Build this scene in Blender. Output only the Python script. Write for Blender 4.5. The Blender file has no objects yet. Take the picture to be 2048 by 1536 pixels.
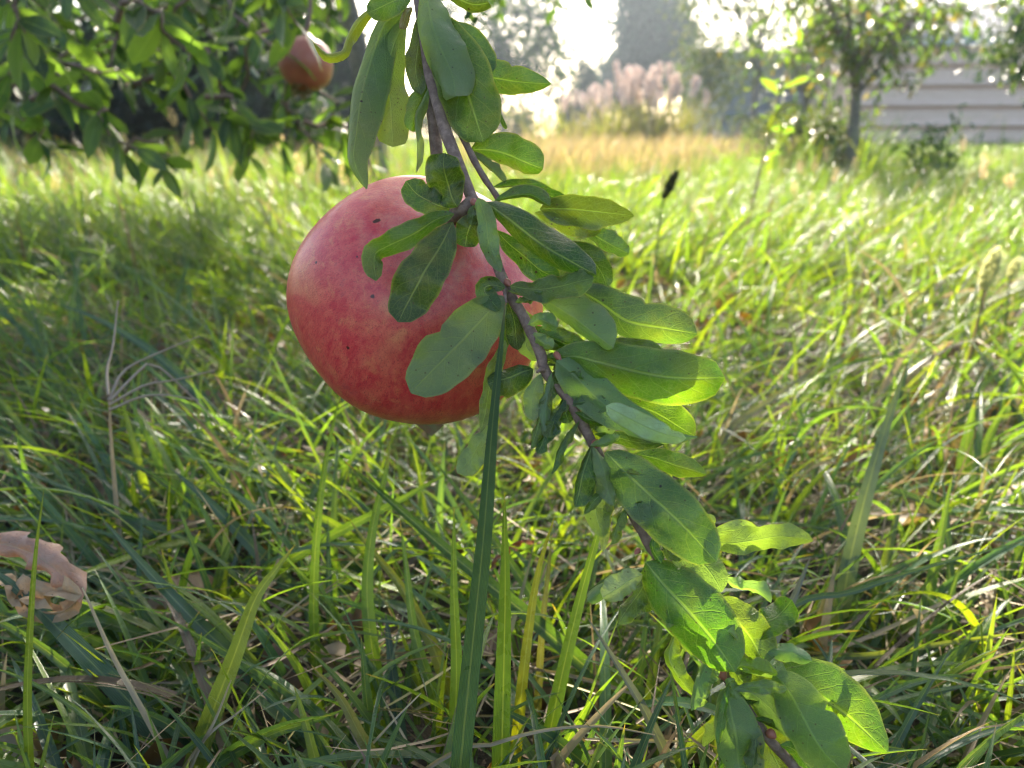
import bpy, math, random
import numpy as np
from mathutils import Vector, Matrix, Quaternion

R_ = math.radians
rng = np.random.default_rng(7)
random.seed(7)
scn = bpy.context.scene
COL = scn.collection

# ------------------------------------------------------------------ camera
F = 1539.0                      # focal length in pixels of the 2048 wide photograph
CAM = np.array((0.0, 0.0, 0.26))
PITCH = R_(17.9)
FWD = np.array((0.0, math.cos(PITCH), -math.sin(PITCH)))
UP = np.array((0.0, math.sin(PITCH), math.cos(PITCH)))
RT = np.array((1.0, 0.0, 0.0))
cam_d = bpy.data.cameras.new("camera")
cam = bpy.data.objects.new("camera", cam_d)
COL.objects.link(cam)
cam.location = CAM
cam.rotation_euler = (R_(90) - PITCH, 0, 0)
cam_d.sensor_fit = 'HORIZONTAL'
cam_d.sensor_width = 34.6
cam_d.lens = 26.0
cam_d.clip_start = 0.01
cam_d.clip_end = 400
cam_d.dof.use_dof = True
cam_d.dof.focus_distance = 0.252
cam_d.dof.aperture_fstop = 12.4
scn.camera = cam

# ------------------------------------------------------------------ sky, sun, exposure
SUN_EL, SUN_AZ = R_(33), R_(3)          # azimuth from +Y towards +X
w = bpy.data.worlds.new("World")
scn.world = w
w.use_nodes = True
nt = w.node_tree
bg = nt.nodes["Background"]
sky = nt.nodes.new("ShaderNodeTexSky")
sky.sky_type = 'NISHITA'
sky.sun_disc = False
sky.sun_elevation = SUN_EL
sky.sun_rotation = SUN_AZ
sky.air_density = 1.0
sky.dust_density = 3.0
sky.ozone_density = 1.0
nt.links.new(sky.outputs[0], bg.inputs[0])
bg.inputs[1].default_value = 0.108
sd = bpy.data.lights.new("sun", 'SUN')
sun = bpy.data.objects.new("sun", sd)
COL.objects.link(sun)
sd.energy = 5.0
sd.angle = R_(0.55)
sd.color = (1.0, 0.90, 0.74)
sundir = Vector((math.sin(SUN_AZ) * math.cos(SUN_EL), math.cos(SUN_AZ) * math.cos(SUN_EL), math.sin(SUN_EL)))
sun.rotation_euler = sundir.to_track_quat('Z', 'Y').to_euler()
sun.location = (0, 20, 15)
vs = scn.view_settings
vs.view_transform = 'Standard'
vs.look = 'None'
vs.gamma = 1
vs.use_curve_mapping = False
vs.exposure = 2.0
cy = scn.cycles
cy.max_bounces = 7
cy.diffuse_bounces = 4
cy.glossy_bounces = 2
cy.transmission_bounces = 4
cy.volume_bounces = 0
cy.sample_clamp_indirect = 6
cy.sample_clamp_direct = 40
cy.use_denoising = True
cy.filter_width = 1.15
cy.caustics_reflective = False
cy.caustics_refractive = False

# ------------------------------------------------------------------ helpers
def P(px, py, d):
    """point seen at photograph pixel (px, py), d metres along the optical axis"""
    return CAM + FWD * d + RT * ((px - 1024) / F * d) + UP * ((768 - py) / F * d)

def PY(px, py, Y):
    r = FWD + RT * ((px - 1024) / F) + UP * ((768 - py) / F)
    return CAM + r * (Y / r[1])

def GX(px, Y):
    """world x of a thing seen at column px, Y metres ahead, near the horizon"""
    return PY(px, 300, Y)[0]

def proj(p):
    q = np.asarray(p) - CAM
    d = q @ FWD
    dd = np.where(np.abs(d) < 1e-4, 1e-4, d)
    return 1024 + F * (q @ RT) / dd, 768 - F * (q @ UP) / dd, d

def tag(o, label=None, cat=None, group=None, kind=None):
    if label: o['label'] = label
    if cat: o['category'] = cat
    if group: o['group'] = group
    if kind: o['kind'] = kind
    return o

def empty(name, loc):
    o = bpy.data.objects.new(name, None)
    o.empty_display_size = 0.02
    o.location = [float(c) for c in loc]
    COL.objects.link(o)
    return o

def link(name, me, parent=None, color=None):
    o = bpy.data.objects.new(name, me)
    COL.objects.link(o)
    if parent is not None:
        o.parent = parent
        o.matrix_parent_inverse = Matrix.Translation(parent.location).inverted()
    if color is not None:
        o.color = (*color, 1)
    return o

def mesh(name, V, Q, mat, uv=None, tint=None, smooth=True):
    V = np.asarray(V, dtype=np.float32).reshape(-1, 3)
    Q = np.asarray(Q, dtype=np.int32)
    k = Q.shape[1]
    me = bpy.data.meshes.new(name)
    me.vertices.add(len(V)); me.vertices.foreach_set("co", V.ravel())
    me.loops.add(Q.size); me.loops.foreach_set("vertex_index", Q.ravel())
    me.polygons.add(len(Q))
    me.polygons.foreach_set("loop_start", np.arange(0, Q.size, k, dtype=np.int32))
    me.polygons.foreach_set("use_smooth", np.full(len(Q), smooth))
    if uv is not None:
        ul = me.uv_layers.new(name="UVMap")
        ul.uv.foreach_set("vector", np.asarray(uv, dtype=np.float32)[Q.ravel()].ravel())
    if tint is not None:
        t = np.asarray(tint, dtype=np.float32)
        if t.ndim == 1: t = np.tile(t, (len(V), 1))
        if t.shape[1] == 3: t = np.concatenate([t, np.ones((len(t), 1), np.float32)], 1)
        at = me.attributes.new("tint", 'FLOAT_COLOR', 'POINT')
        at.data.foreach_set("color", t.ravel())
    me.update(calc_edges=True)
    me.materials.append(mat)
    return me

class Buf:
    """collects quads of one mesh"""
    def __init__(s): s.V, s.Q, s.U, s.T, s.n = [], [], [], [], 0
    def add(s, V, Q, U=None, T=None):
        V = np.asarray(V, float).reshape(-1, 3)
        s.V.append(V); s.Q.append(np.asarray(Q, int) + s.n)
        s.U.append(np.zeros((len(V), 2)) if U is None else np.asarray(U, float))
        t = np.array((.1, .1, .1)) if T is None else np.asarray(T, float)
        s.T.append(np.tile(t, (len(V), 1)) if t.ndim == 1 else t)
        s.n += len(V)
    def make(s, name, mat, parent=None, color=None, smooth=True):
        me = mesh(name, np.concatenate(s.V), np.concatenate(s.Q), mat, np.concatenate(s.U), np.concatenate(s.T), smooth)
        return link(name, me, parent, color)

def grid_quads(nu, nv):
    """nu rows, nv columns of vertices, row major"""
    i = np.arange(nu - 1)[:, None] * nv + np.arange(nv - 1)[None]
    return np.stack([i, i + 1, i + nv + 1, i + nv], -1).reshape(-1, 4)

def spline(pts, n):
    """Catmull-Rom through pts, n samples"""
    p = np.asarray(pts, float)
    if len(p) == 2:
        t = np.linspace(0, 1, n)[:, None]
        return p[0] * (1 - t) + p[1] * t
    q = np.vstack([2 * p[0] - p[1], p, 2 * p[-1] - p[-2]])
    s = np.r_[0, np.cumsum(np.linalg.norm(np.diff(p[:, :3], axis=0), axis=1) + 1e-9)]
    s /= s[-1]
    out = []
    for x in np.linspace(0, 1, n):
        i = min(np.searchsorted(s, x, side='right') - 1, len(p) - 2)
        t = (x - s[i]) / (s[i + 1] - s[i])
        a, b, c, d = q[i], q[i + 1], q[i + 2], q[i + 3]
        out.append(.5 * ((2 * b) + (c - a) * t + (2 * a - 5 * b + 4 * c - d) * t * t + (3 * b - a - 3 * c + d) * t ** 3))
    return np.array(out)

def nrm(a):
    return a / (np.linalg.norm(a, axis=-1, keepdims=True) + 1e-12)

def tube(buf, path, rad, sides=7, T=None, rough=0.0):
    path = np.asarray(path, float); n = len(path)
    rad = np.broadcast_to(np.asarray(rad, float), (n,))
    t = nrm(np.gradient(path, axis=0))
    ref = np.array((0.31, 0.17, 0.93)) if abs(t[0][2]) < .8 else np.array((0.93, .31, .17))
    a = nrm(np.cross(t, ref)); b = np.cross(t, a)
    ang = np.linspace(0, 2 * np.pi, sides, endpoint=False)
    rr = rad[:, None] * (1 + rough * rng.normal(size=(n, sides)))
    V = path[:, None] + rr[..., None] * (a[:, None] * np.cos(ang)[None, :, None] + b[:, None] * np.sin(ang)[None, :, None])
    i = np.arange(n - 1)[:, None] * sides; j = np.arange(sides)[None]; k = (j + 1) % sides
    Q = np.stack([i + j, i + k, i + sides + k, i + sides + j], -1).reshape(-1, 4)
    U = np.stack(np.broadcast_arrays(np.linspace(0, 1, n)[:, None], (ang / 6.2832)[None]), -1).reshape(-1, 2)
    buf.add(V, Q, U, T)
    # caps
    for r0, flip in ((0, 1), (n - 1, 0)):
        c = path[r0]; ring = V[r0]
        Vc = np.vstack([ring, c[None]])
        q = np.array([[s, (s + 1) % sides, sides, sides] for s in range(sides)])
        if sides % 2 == 0:
            q = np.array([[s, (s + 1) % sides, (s + 2) % sides, sides] for s in range(0, sides, 2)])
            buf.add(Vc, q, None, T)

def box(buf, lo, hi, T=None):
    x0, y0, z0 = lo; x1, y1, z1 = hi
    V = [(x0, y0, z0), (x1, y0, z0), (x1, y1, z0), (x0, y1, z0), (x0, y0, z1), (x1, y0, z1), (x1, y1, z1), (x0, y1, z1)]
    Q = [(0, 3, 2, 1), (4, 5, 6, 7), (0, 1, 5, 4), (1, 2, 6, 5), (2, 3, 7, 6), (3, 0, 4, 7)]
    buf.add(V, Q, None, T)

# ------------------------------------------------------------------ materials
class NT:
    def __init__(s, name):
        s.m = bpy.data.materials.new(name); s.m.use_nodes = True
        s.t = s.m.node_tree; s.t.nodes.clear()
        s.out = s.t.nodes.new("ShaderNodeOutputMaterial")
    def n(s, typ, **kw):
        nd = s.t.nodes.new(typ)
        for k, v in kw.items(): setattr(nd, k, v)
        return nd
    def set(s, sock, v):
        if isinstance(v, bpy.types.NodeSocket): s.t.links.new(v, sock)
        elif isinstance(v, (tuple, list)) and sock.type == 'RGBA' and len(v) == 3: sock.default_value = (*v, 1)
        else: sock.default_value = v
    def math(s, op, a, b=0.0, c=0.0, clamp=False):
        nd = s.n("ShaderNodeMath", operation=op); nd.use_clamp = clamp
        s.set(nd.inputs[0], a); s.set(nd.inputs[1], b)
        if op in ('MULTIPLY_ADD', 'COMPARE', 'SMOOTH_MIN'): s.set(nd.inputs[2], c)
        return nd.outputs[0]
    def mix(s, f, a, b, mode='MIX'):
        nd = s.n("ShaderNodeMix", data_type='RGBA', blend_type=mode)
        s.set(nd.inputs[0], f); s.set(nd.inputs[6], a); s.set(nd.inputs[7], b)
        return nd.outputs[2]
    def mapr(s, v, a, b, c=0.0, d=1.0):
        nd = s.n("ShaderNodeMapRange"); nd.interpolation_type = 'SMOOTHSTEP'
        s.set(nd.inputs[0], v)
        for i, x in enumerate((a, b, c, d)): s.set(nd.inputs[1 + i], x)
        return nd.outputs[0]
    def noise(s, vec, scale, detail=3, rough=.55, dist=0.0, dim='3D'):
        nd = s.n("ShaderNodeTexNoise", noise_dimensions=dim)
        if vec is not None: s.set(nd.inputs['Vector'], vec)
        s.set(nd.inputs['Scale'], scale); s.set(nd.inputs['Detail'], detail); s.set(nd.inputs['Roughness'], rough); s.set(nd.inputs['Distortion'], dist)
        return nd.outputs[0]
    def voro(s, vec, scale, out=0, feature='F1'):
        nd = s.n("ShaderNodeTexVoronoi", feature=feature)
        if vec is not None: s.set(nd.inputs['Vector'], vec)
        s.set(nd.inputs['Scale'], scale)
        return nd.outputs[out]
    def vmul(s, v, k):
        nd = s.n("ShaderNodeVectorMath", operation='MULTIPLY'); s.set(nd.inputs[0], v); nd.inputs[1].default_value = k
        return nd.outputs[0]
    def vadd(s, v, k):
        nd = s.n("ShaderNodeVectorMath", operation='ADD'); s.set(nd.inputs[0], v); s.set(nd.inputs[1], k)
        return nd.outputs[0]
    def bump(s, h, strength, dist=0.001):
        nd = s.n("ShaderNodeBump"); s.set(nd.inputs['Height'], h); nd.inputs['Strength'].default_value = strength; nd.inputs['Distance'].default_value = dist
        return nd.outputs[0]
    def pr(s, col, rough, normal=None, **kw):
        nd = s.n("ShaderNodeBsdfPrincipled"); s.set(nd.inputs['Base Color'], col); s.set(nd.inputs['Roughness'], rough)
        if normal is not None: s.set(nd.inputs['Normal'], normal)
        for k, v in kw.items(): s.set(nd.inputs[k.replace('_', ' ')], v)
        return nd.outputs[0]
    def trans(s, col, normal=None):
        nd = s.n("ShaderNodeBsdfTranslucent"); s.set(nd.inputs[0], col)
        if normal is not None: s.set(nd.inputs['Normal'], normal)
        return nd.outputs[0]
    def mixs(s, f, a, b):
        nd = s.n("ShaderNodeMixShader"); s.set(nd.inputs[0], f); s.set(nd.inputs[1], a); s.set(nd.inputs[2], b)
        return nd.outputs[0]
    def done(s, sh):
        s.t.links.new(sh, s.out.inputs[0]); return s.m

def leaf_material(name, veins=True, gloss=0.34, tr=0.50, tm=(1.75, 2.2, .42), dead=False):
    m = NT(name)
    oi = m.n("ShaderNodeObjectInfo"); tc = m.n("ShaderNodeTexCoord"); geo = m.n("ShaderNodeNewGeometry")
    base = oi.outputs['Color']
    sep = m.n("ShaderNodeSeparateXYZ"); m.set(sep.inputs[0], tc.outputs['UV'])
    u, v = sep.outputs[0], sep.outputs[1]
    off = m.n("ShaderNodeCombineXYZ"); m.set(off.inputs[0], m.math('MULTIPLY', oi.outputs['Random'], 37.0)); m.set(off.inputs[1], m.math('MULTIPLY', oi.outputs['Random'], 91.0))
    vec = m.vadd(tc.outputs['Object'], off.outputs[0])
    au = m.math('MULTIPLY', m.math('ABSOLUTE', m.math('SUBTRACT', u, .5)), 2.0)
    wob = m.noise(vec, 90, 2)
    rib = m.mapr(m.math('ADD', au, m.math('MULTIPLY', v, 0.03)), 0.035, 0.085, 1.0, 0.0)
    ph = m.math('SUBTRACT', m.math('MULTIPLY', v, 6.5), m.math('MULTIPLY', m.math('POWER', au, 1.35), 1.9))
    ph = m.math('ADD', ph, m.math('MULTIPLY', wob, 0.7))
    ph = m.math('ADD', ph, m.math('MULTIPLY', m.math('GREATER_THAN', u, .5), .45))
    tri = m.math('ABSOLUTE', m.math('SUBTRACT', m.math('FRACT', ph), .5))
    side = m.mapr(tri, 0.0, 0.07, 1.0, 0.0)
    side = m.math('MULTIPLY', side, m.mapr(au, .55, .95, 1.0, 0.15))
    net = m.mapr(m.voro(vec, 800, 0, 'DISTANCE_TO_EDGE'), 0.0, 0.12, .30, 0.0)
    vein = m.math('MAXIMUM', m.math('MAXIMUM', rib, m.math('MULTIPLY', side, .50)), m.math('MULTIPLY', net, .8)) if veins else m.math('MULTIPLY', rib, 1.0)
    n1 = m.noise(vec, 130, 4, .6); n2 = m.noise(vec, 420, 3, .6)
    hue = m.n("ShaderNodeHueSaturation"); m.set(hue.inputs['Color'], base)
    m.set(hue.inputs['Value'], m.math('ADD', .62, m.math('MULTIPLY', n1, .75)))
    m.set(hue.inputs['Saturation'], m.math('ADD', .78, m.math('MULTIPLY', n2, .35)))
    col = m.mix(m.mapr(m.noise(vec, 75, 4, .6), .46, .70, 0, .70), hue.outputs[0], m.mix(.5, base, (.22, .09, .03) if dead else (.22, .20, .025)))
    edge = m.mapr(au, .86, .99, 0, .65)
    if not dead: col = m.mix(edge, col, (.26, .25, .075))
    col = m.mix(m.math('MULTIPLY', vein, .50), col, (.42, .30, .18) if dead else (.30, .36, .13))
    under = m.mix(.45, col, (.40, .30, .20) if dead else (.20, .26, .13))
    col = m.mix(geo.outputs['Backfacing'], col, under)
    spot = m.mapr(m.math('ADD', m.voro(vec, 95), m.math('MULTIPLY', n2, .05)), .04, .085, 1, 0)
    col = m.mix(m.math('MULTIPLY', spot, .85), col, (.045, .025, .012))
    speck = m.mapr(m.voro(m.vadd(vec, (3.1, 1.7, .4)), 330), .06, .13, 1, 0)
    col = m.mix(m.math('MULTIPLY', speck, .7), col, (.07, .05, .02))
    dust = m.mapr(m.noise(vec, 240, 5, .7), .55, .75, 0, .20)
    if not dead: col = m.mix(dust, col, (.34, .36, .24))
    h = m.math('ADD', m.math('MULTIPLY', vein, -.9), m.math('MULTIPLY', n2, .7))
    nor = m.bump(m.math('ADD', h, m.math('MULTIPLY', n1, 1.2)), .5, .0009)
    rough = m.math('ADD', gloss - .12, m.math('MULTIPLY', n2, .26))
    rough = m.mix(geo.outputs['Backfacing'], rough, (.62, .62, .62))
    a = m.pr(col, rough, nor, IOR=1.45, Specular_IOR_Level=.6, Coat_Weight=.35, Coat_Roughness=.22)
    tcol = m.mix(1.0, col, tm, 'MULTIPLY')
    tcol = m.mix(m.math('MULTIPLY', spot, .9), tcol, (.03, .015, .005))
    b = m.trans(tcol, nor)
    return m.done(m.mixs(tr, a, b))

def blade_material(name, tr=0.44, rough0=0.16):
    m = NT(name)
    at = m.n("ShaderNodeAttribute", attribute_name="tint"); tc = m.n("ShaderNodeTexCoord")
    sep = m.n("ShaderNodeSeparateXYZ"); m.set(sep.inputs[0], tc.outputs['UV'])
    u, v = sep.outputs[0], sep.outputs[1]
    st = m.math('SINE', m.math('MULTIPLY', u, 75.0))
    rib = m.mapr(m.math('ABSOLUTE', m.math('SUBTRACT', u, .5)), .02, .07, 1, 0)
    n1 = m.noise(tc.outputs['Object'], 120, 3)
    val = m.math('ADD', .72, m.math('ADD', m.math('MULTIPLY', st, .09), m.math('MULTIPLY', n1, .50)))
    hue = m.n("ShaderNodeHueSaturation"); m.set(hue.inputs['Color'], at.outputs['Color']); m.set(hue.inputs['Value'], val)
    col = m.mix(m.math('MULTIPLY', rib, .3), hue.outputs[0], (.25, .32, .14))
    dead = m.mapr(m.math('ADD', v, m.math('MULTIPLY', m.noise(tc.outputs['Object'], 30, 2), .25)), 1.06, 1.16, 0, .8)
    col = m.mix(dead, col, (.24, .17, .08))
    fl = m.mapr(m.noise(m.vmul(tc.outputs['UV'], (14.0, 60.0, 1.0)), 6, 2), .68, .74, 0, .35)
    col = m.mix(fl, col, (.34, .34, .22))
    nor = m.bump(m.math('ADD', st, m.math('MULTIPLY', n1, .6)), .35, .0003)
    a = m.pr(col, m.math('ADD', rough0, m.math('MULTIPLY', n1, .25)), nor, Specular_IOR_Level=.55)
    sc = m.n("ShaderNodeSeparateColor"); m.set(sc.inputs[0], at.outputs['Color'])
    gr = m.math('MULTIPLY', m.math('SUBTRACT', sc.outputs[1], sc.outputs[0]), 40.0, clamp=True)
    b = m.trans(m.mix(gr, m.mix(1.0, col, (1.3, 1.25, 1.0), 'MULTIPLY'), m.mix(1.0, col, (4.1, 3.4, .40), 'MULTIPLY')), nor)
    return m.done(m.mixs(tr, a, b))

def bark_material(name, c0, c1, scale=400, bumpd=.0006):
    m = NT(name); tc = m.n("ShaderNodeTexCoord")
    v = tc.outputs['Object']
    n1 = m.noise(v, scale, 5, .65); n2 = m.noise(v, scale * .12, 3)
    col = m.mix(m.mapr(n1, .35, .7), c0, c1)
    col = m.mix(m.mapr(n2, .5, .75, 0, .3), col, tuple(x * .55 for x in c0))
    return m.done(m.pr(col, .75, m.bump(n1, .8, bumpd)))

def tint_material(name, rough=.7, tr=0.0, scale=40, tm=(2.0, 2.0, .7)):
    m = NT(name); tc = m.n("ShaderNodeTexCoord")
    at = m.n("ShaderNodeAttribute", attribute_name="tint")
    n = m.noise(tc.outputs['Object'], scale, 3)
    hue = m.n("ShaderNodeHueSaturation"); m.set(hue.inputs['Color'], at.outputs['Color']); m.set(hue.inputs['Value'], m.math('ADD', .6, m.math('MULTIPLY', n, .8)))
    a = m.pr(hue.outputs[0], rough)
    if tr: a = m.mixs(tr, a, m.trans(m.mix(1.0, hue.outputs[0], tm, 'MULTIPLY')))
    return m.done(a)

M_leaf = leaf_material("pomegranate_leaf")
M_leaf_far = leaf_material("blurred_leaf", veins=False, gloss=.24, tr=.50)
M_blade = blade_material("grass_blade")
M_thick = blade_material("thick_grass_blade", .16, .2)
M_crown = tint_material("crown_leaves", .24, .35, 3)
M_crown_far = tint_material("far_crown_leaves", .75, .30, 3)
M_straw = tint_material("straw", .6, .12, 90)
M_seed = tint_material("seed_bristles", .8, .4, 60, (1.7, 1.6, 1.3))
M_plume = tint_material("seed_plume", .8, .25, 60, (1.1, 1.05, 1.05))
M_twig = bark_material("twig_bark", (.17, .105, .075), (.30, .20, .145))
M_bark = bark_material("trunk_bark", (.15, .13, .11), (.30, .27, .23), 60, .004)
M_dead = leaf_material("dead_leaf", True, .55, .22, (1.3, 1.0, .7), True)

# ------------------------------------------------------------------ ground
def gz(x, y):
    return .012 * np.sin(x * 5.1 + 1) * np.cos(y * 4.3) + .008 * np.sin(x * 13 + y * 9)

m = NT("soil"); tc = m.n("ShaderNodeTexCoord"); v = tc.outputs['Object']
n1 = m.noise(v, 45, 5, .65); n2 = m.noise(v, 1.3, 3)
c = m.mix(m.mapr(n1, .35, .7), (.018, .013, .008), (.075, .055, .032))
c = m.mix(m.mapr(n2, .4, .65, 0, .55), c, (.045, .055, .018))
M_soil = m.done(m.pr(c, .9, m.bump(n1, 1.0, .01)))
xs = np.r_[-70, -40, -20, -10, np.linspace(-5, 5, 90), 10, 20, 40, 70]
ys = np.r_[-30, -8, np.linspace(-1, 8, 90), 12, 20, 40, 70, 110]
X, Y = np.meshgrid(xs, ys)
Z = gz(X, Y) - .004
nx = len(xs)
g = link("ground", mesh("ground", np.stack([X, Y, Z], -1), grid_quads(len(ys), nx), M_soil)); g['kind'] = 'structure'

# ------------------------------------------------------------------ air
hz = NT("air"); pv = hz.n("ShaderNodeVolumePrincipled")
pv.inputs['Color'].default_value = (.72, .85, 1, 1); pv.inputs['Density'].default_value = .0016; pv.inputs['Anisotropy'].default_value = .6
hz.t.links.new(pv.outputs[0], hz.out.inputs['Volume'])
b = Buf(); box(b, (-72, -32, -1.2), (72, 112, 14))
o = b.make("haze", hz.m, smooth=False); o['kind'] = 'stuff'

# ------------------------------------------------------------------ grass
GREEN = np.array([(.055, .115, .044), (.045, .105, .060), (.078, .140, .034), (.100, .160, .032), (.042, .092, .058), (.064, .128, .040)])
DRY = np.array([(.27, .20, .11), (.33, .26, .15), (.20, .14, .08), (.22, .20, .07)])

def blades(base, L, wd, az, th0, bend, seg, fold=True, tint=None, twist=None):
    """vectorised grass blades; returns V, Q, U, T"""
    n = len(base); cols = 3 if fold else 2
    s = np.linspace(0, 1, seg + 1)
    th = th0[:, None] + bend[:, None] * s[None] ** 1.3
    dl = (L / seg)[:, None]
    thm = (th[:, 1:] + th[:, :-1]) * .5
    hx = np.concatenate([np.zeros((n, 1)), np.cumsum(np.sin(thm) * dl, 1)], 1)
    hzz = np.concatenate([np.zeros((n, 1)), np.cumsum(np.cos(thm) * dl, 1)], 1)
    ca, sa = np.cos(az)[:, None], np.sin(az)[:, None]
    mid = np.stack([base[:, 0:1] + ca * hx, base[:, 1:2] + sa * hx, base[:, 2:3] + hzz], -1)
    mid[..., 2] = np.maximum(mid[..., 2], gz(mid[..., 0], mid[..., 1]) + .001)
    tan = np.stack([ca * np.sin(th), sa * np.sin(th), np.cos(th)], -1)
    side = np.stack([-sa, ca, np.zeros_like(sa)], -1) * np.ones((1, seg + 1, 1))
    nor = np.cross(tan, side)
    if twist is None: twist = np.zeros(n)
    tw = (twist[:, None] * (0.25 + s[None]))[..., None]
    sd_ = side * np.cos(tw) + nor * np.sin(tw); nn = nor * np.cos(tw) - side * np.sin(tw)
    prof = np.minimum(1, .55 + 2.2 * s) * (1 - s ** 2.6) ** .8 + .03
    hw = (wd * .5)[:, None, None] * prof[None, :, None]
    if fold:
        V = np.stack([mid - sd_ * hw, mid - nn * hw * .45, mid + sd_ * hw], 2)
    else:
        V = np.stack([mid - sd_ * hw, mid + sd_ * hw], 2)
    q = grid_quads(seg + 1, cols)
    Q = (q[None] + (np.arange(n) * (seg + 1) * cols)[:, None, None]).reshape(-1, 4)
    U = np.stack(np.broadcast_arrays(np.linspace(0, 1, cols)[None, None], s[None, :, None]), -1)
    U = np.broadcast_to(U, (n, seg + 1, cols, 2)).reshape(-1, 2)
    T = np.broadcast_to(tint[:, None, None], (n, seg + 1, cols, 3)).reshape(-1, 3)
    return V.reshape(-1, 3), Q, U, T

def scatter(n, y0, y1, pw=1.0, margin=.5, k=.74):
    """points on the lawn inside the view wedge, a little wider than it"""
    y = y0 + (y1 - y0) * rng.random(n) ** pw
    x = (rng.random(n) * 2 - 1) * (k * y + margin)
    return x, y

def grass(name, n, y0, y1, L, W, seg, fold, pw=1., clump=0, dry=.06, hmax=None, th=(0.05, .9), bend=(.1, 1.5), cond=None, greens=GREEN, margin=.5):
    x, y = scatter(n, y0, y1, pw, margin)
    if clump:
        cx, cy = scatter(clump, y0, y1, pw, margin)
        i = rng.integers(0, clump, n)
        mk = rng.random(n) < .7
        x = np.where(mk, cx[i] + rng.normal(size=n) * .018 * (1 + y * .3), x)
        y = np.where(mk, cy[i] + rng.normal(size=n) * .018 * (1 + y * .3), y)
    if cond is not None:
        k = cond(x, y); x, y = x[k], y[k]
    n = len(x)
    Ls = L[0] + (L[1] - L[0]) * rng.random(n) ** 1.4
    ws = W[0] + (W[1] - W[0]) * rng.random(n) ** 1.5
    th0 = th[0] + (th[1] - th[0]) * rng.random(n); bd = bend[0] + (bend[1] - bend[0]) * rng.random(n)
    if hmax is not None: Ls = np.minimum(Ls, hmax(x, y) * (.7 + .3 * rng.random(n)) / np.maximum(.35, np.cos(th0 + bd * .4)))
    t = greens[rng.integers(0, len(greens), n)] * (.75 + .5 * rng.random((n, 1)))
    d = rng.random(n) < (dry(x, y) if callable(dry) else dry)
    t[d] = DRY[rng.integers(0, len(DRY), d.sum())] * (.7 + .5 * rng.random((d.sum(), 1)))
    base = np.stack([x, y, gz(x, y)], -1)
    az = rng.random(n) * 2 * np.pi
    lean = rng.random(n) < .55
    az = np.where(lean, np.where(x > .04 * rng.normal(size=n), .1, np.pi - .1) + rng.normal(size=n) * .7, az)
    V, Q, U, T = blades(base, Ls, ws, az, th0, bd, seg, fold, t, rng.normal(size=n) * .7)
    o = link(name, mesh(name, V, Q, M_blade, U, T)); o['kind'] = 'stuff'
    return o

DRYR = lambda x, y: .06 + .07 * (x > .12)
def near_h(x, y):
    # low in front of the camera, taller further out
    return np.clip(.075 + .16 * (y - .30), .06, .16)

grass("near_grass", 9500, .10, 1.6, (.06, .19), (.0022, .0060), 10, True, 1.2, 1100, DRYR, near_h, (.1, 1.15), (.1, 1.6), margin=.28, cond=lambda x, y: (x < .15) | (rng.random(len(x)) < .92))
grass("fine_grass", 9500, .02, 1.9, (.03, .13), (.0010, .0026), 6, False, 1.2, 700, .16, near_h, (.1, 1.2), (.1, 1.4), margin=.28)
grass("lawn_grass", 46000, 1.3, 5.0, (.06, .20), (.0024, .0056), 5, False, 1.25, 2600, .06, None, (.05, .8), (.1, 1.4))
grass("far_grass", 60000, 4.6, 16., (.08, .20), (.005, .011), 3, False, 1.5, 4000, .08, None, (.05, .7), (.1, 1.2))
grass("distant_grass", 26000, 15., 48., (.12, .28), (.02, .05), 2, False, 1.5, 0, .25, None, (.05, .6), (.1, 1.0))
TAN = np.array([(.44, .33, .16), (.50, .38, .21), (.36, .27, .13), (.22, .20, .07)])
grass("tall_dry_grass", 32000, 3.7, 11., (.14, .33), (.004, .009), 4, False, 1., 900, .3, None, (.02, .4), (.1, .9),
      cond=lambda x, y: (x / y > -.04 + .03 * np.sin(y * 5)) & (x / y < .30 + .03 * np.sin(y * 7) - .05 * np.clip(6 - y, 0, 2)), greens=TAN)
grass("left_tall_grass", 12000, 2.4, 6.2, (.14, .30), (.003, .007), 4, False, 1., 600, .35, None, (.02, .5), (.1, .9),
      cond=lambda x, y: (x / y < -.10))
grass("weedy_grass", 5000, 3.2, 6.5, (.16, .42), (.003, .008), 4, False, 1., 300, .12, None, (.02, .5), (.1, .9),
      cond=lambda x, y: np.hypot((x - 1.75), (y - 4.6) * .7) < .75 + .2 * np.sin(y * 9))

# thatch: dead straw lying between the blades
n = 9000
x, y = scatter(n, .05, 2.0, 1.2, .3)
L = .02 + .08 * rng.random(n) ** 1.5
t = DRY[rng.integers(0, 4, n)] * (.7 + .8 * rng.random((n, 1)))
V, Q, U, T = blades(np.stack([x, y, gz(x, y) + .003 + .03 * rng.random(n)], -1), L, .0006 + .0016 * rng.random(n), rng.random(n) * 6.283, 1.25 + .4 * rng.random(n), rng.normal(size=n) * .35, 4, True, t, rng.normal(size=n))
o = link("thatch", mesh("thatch", V, Q, M_straw, U, T)); o['kind'] = 'stuff'
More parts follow.
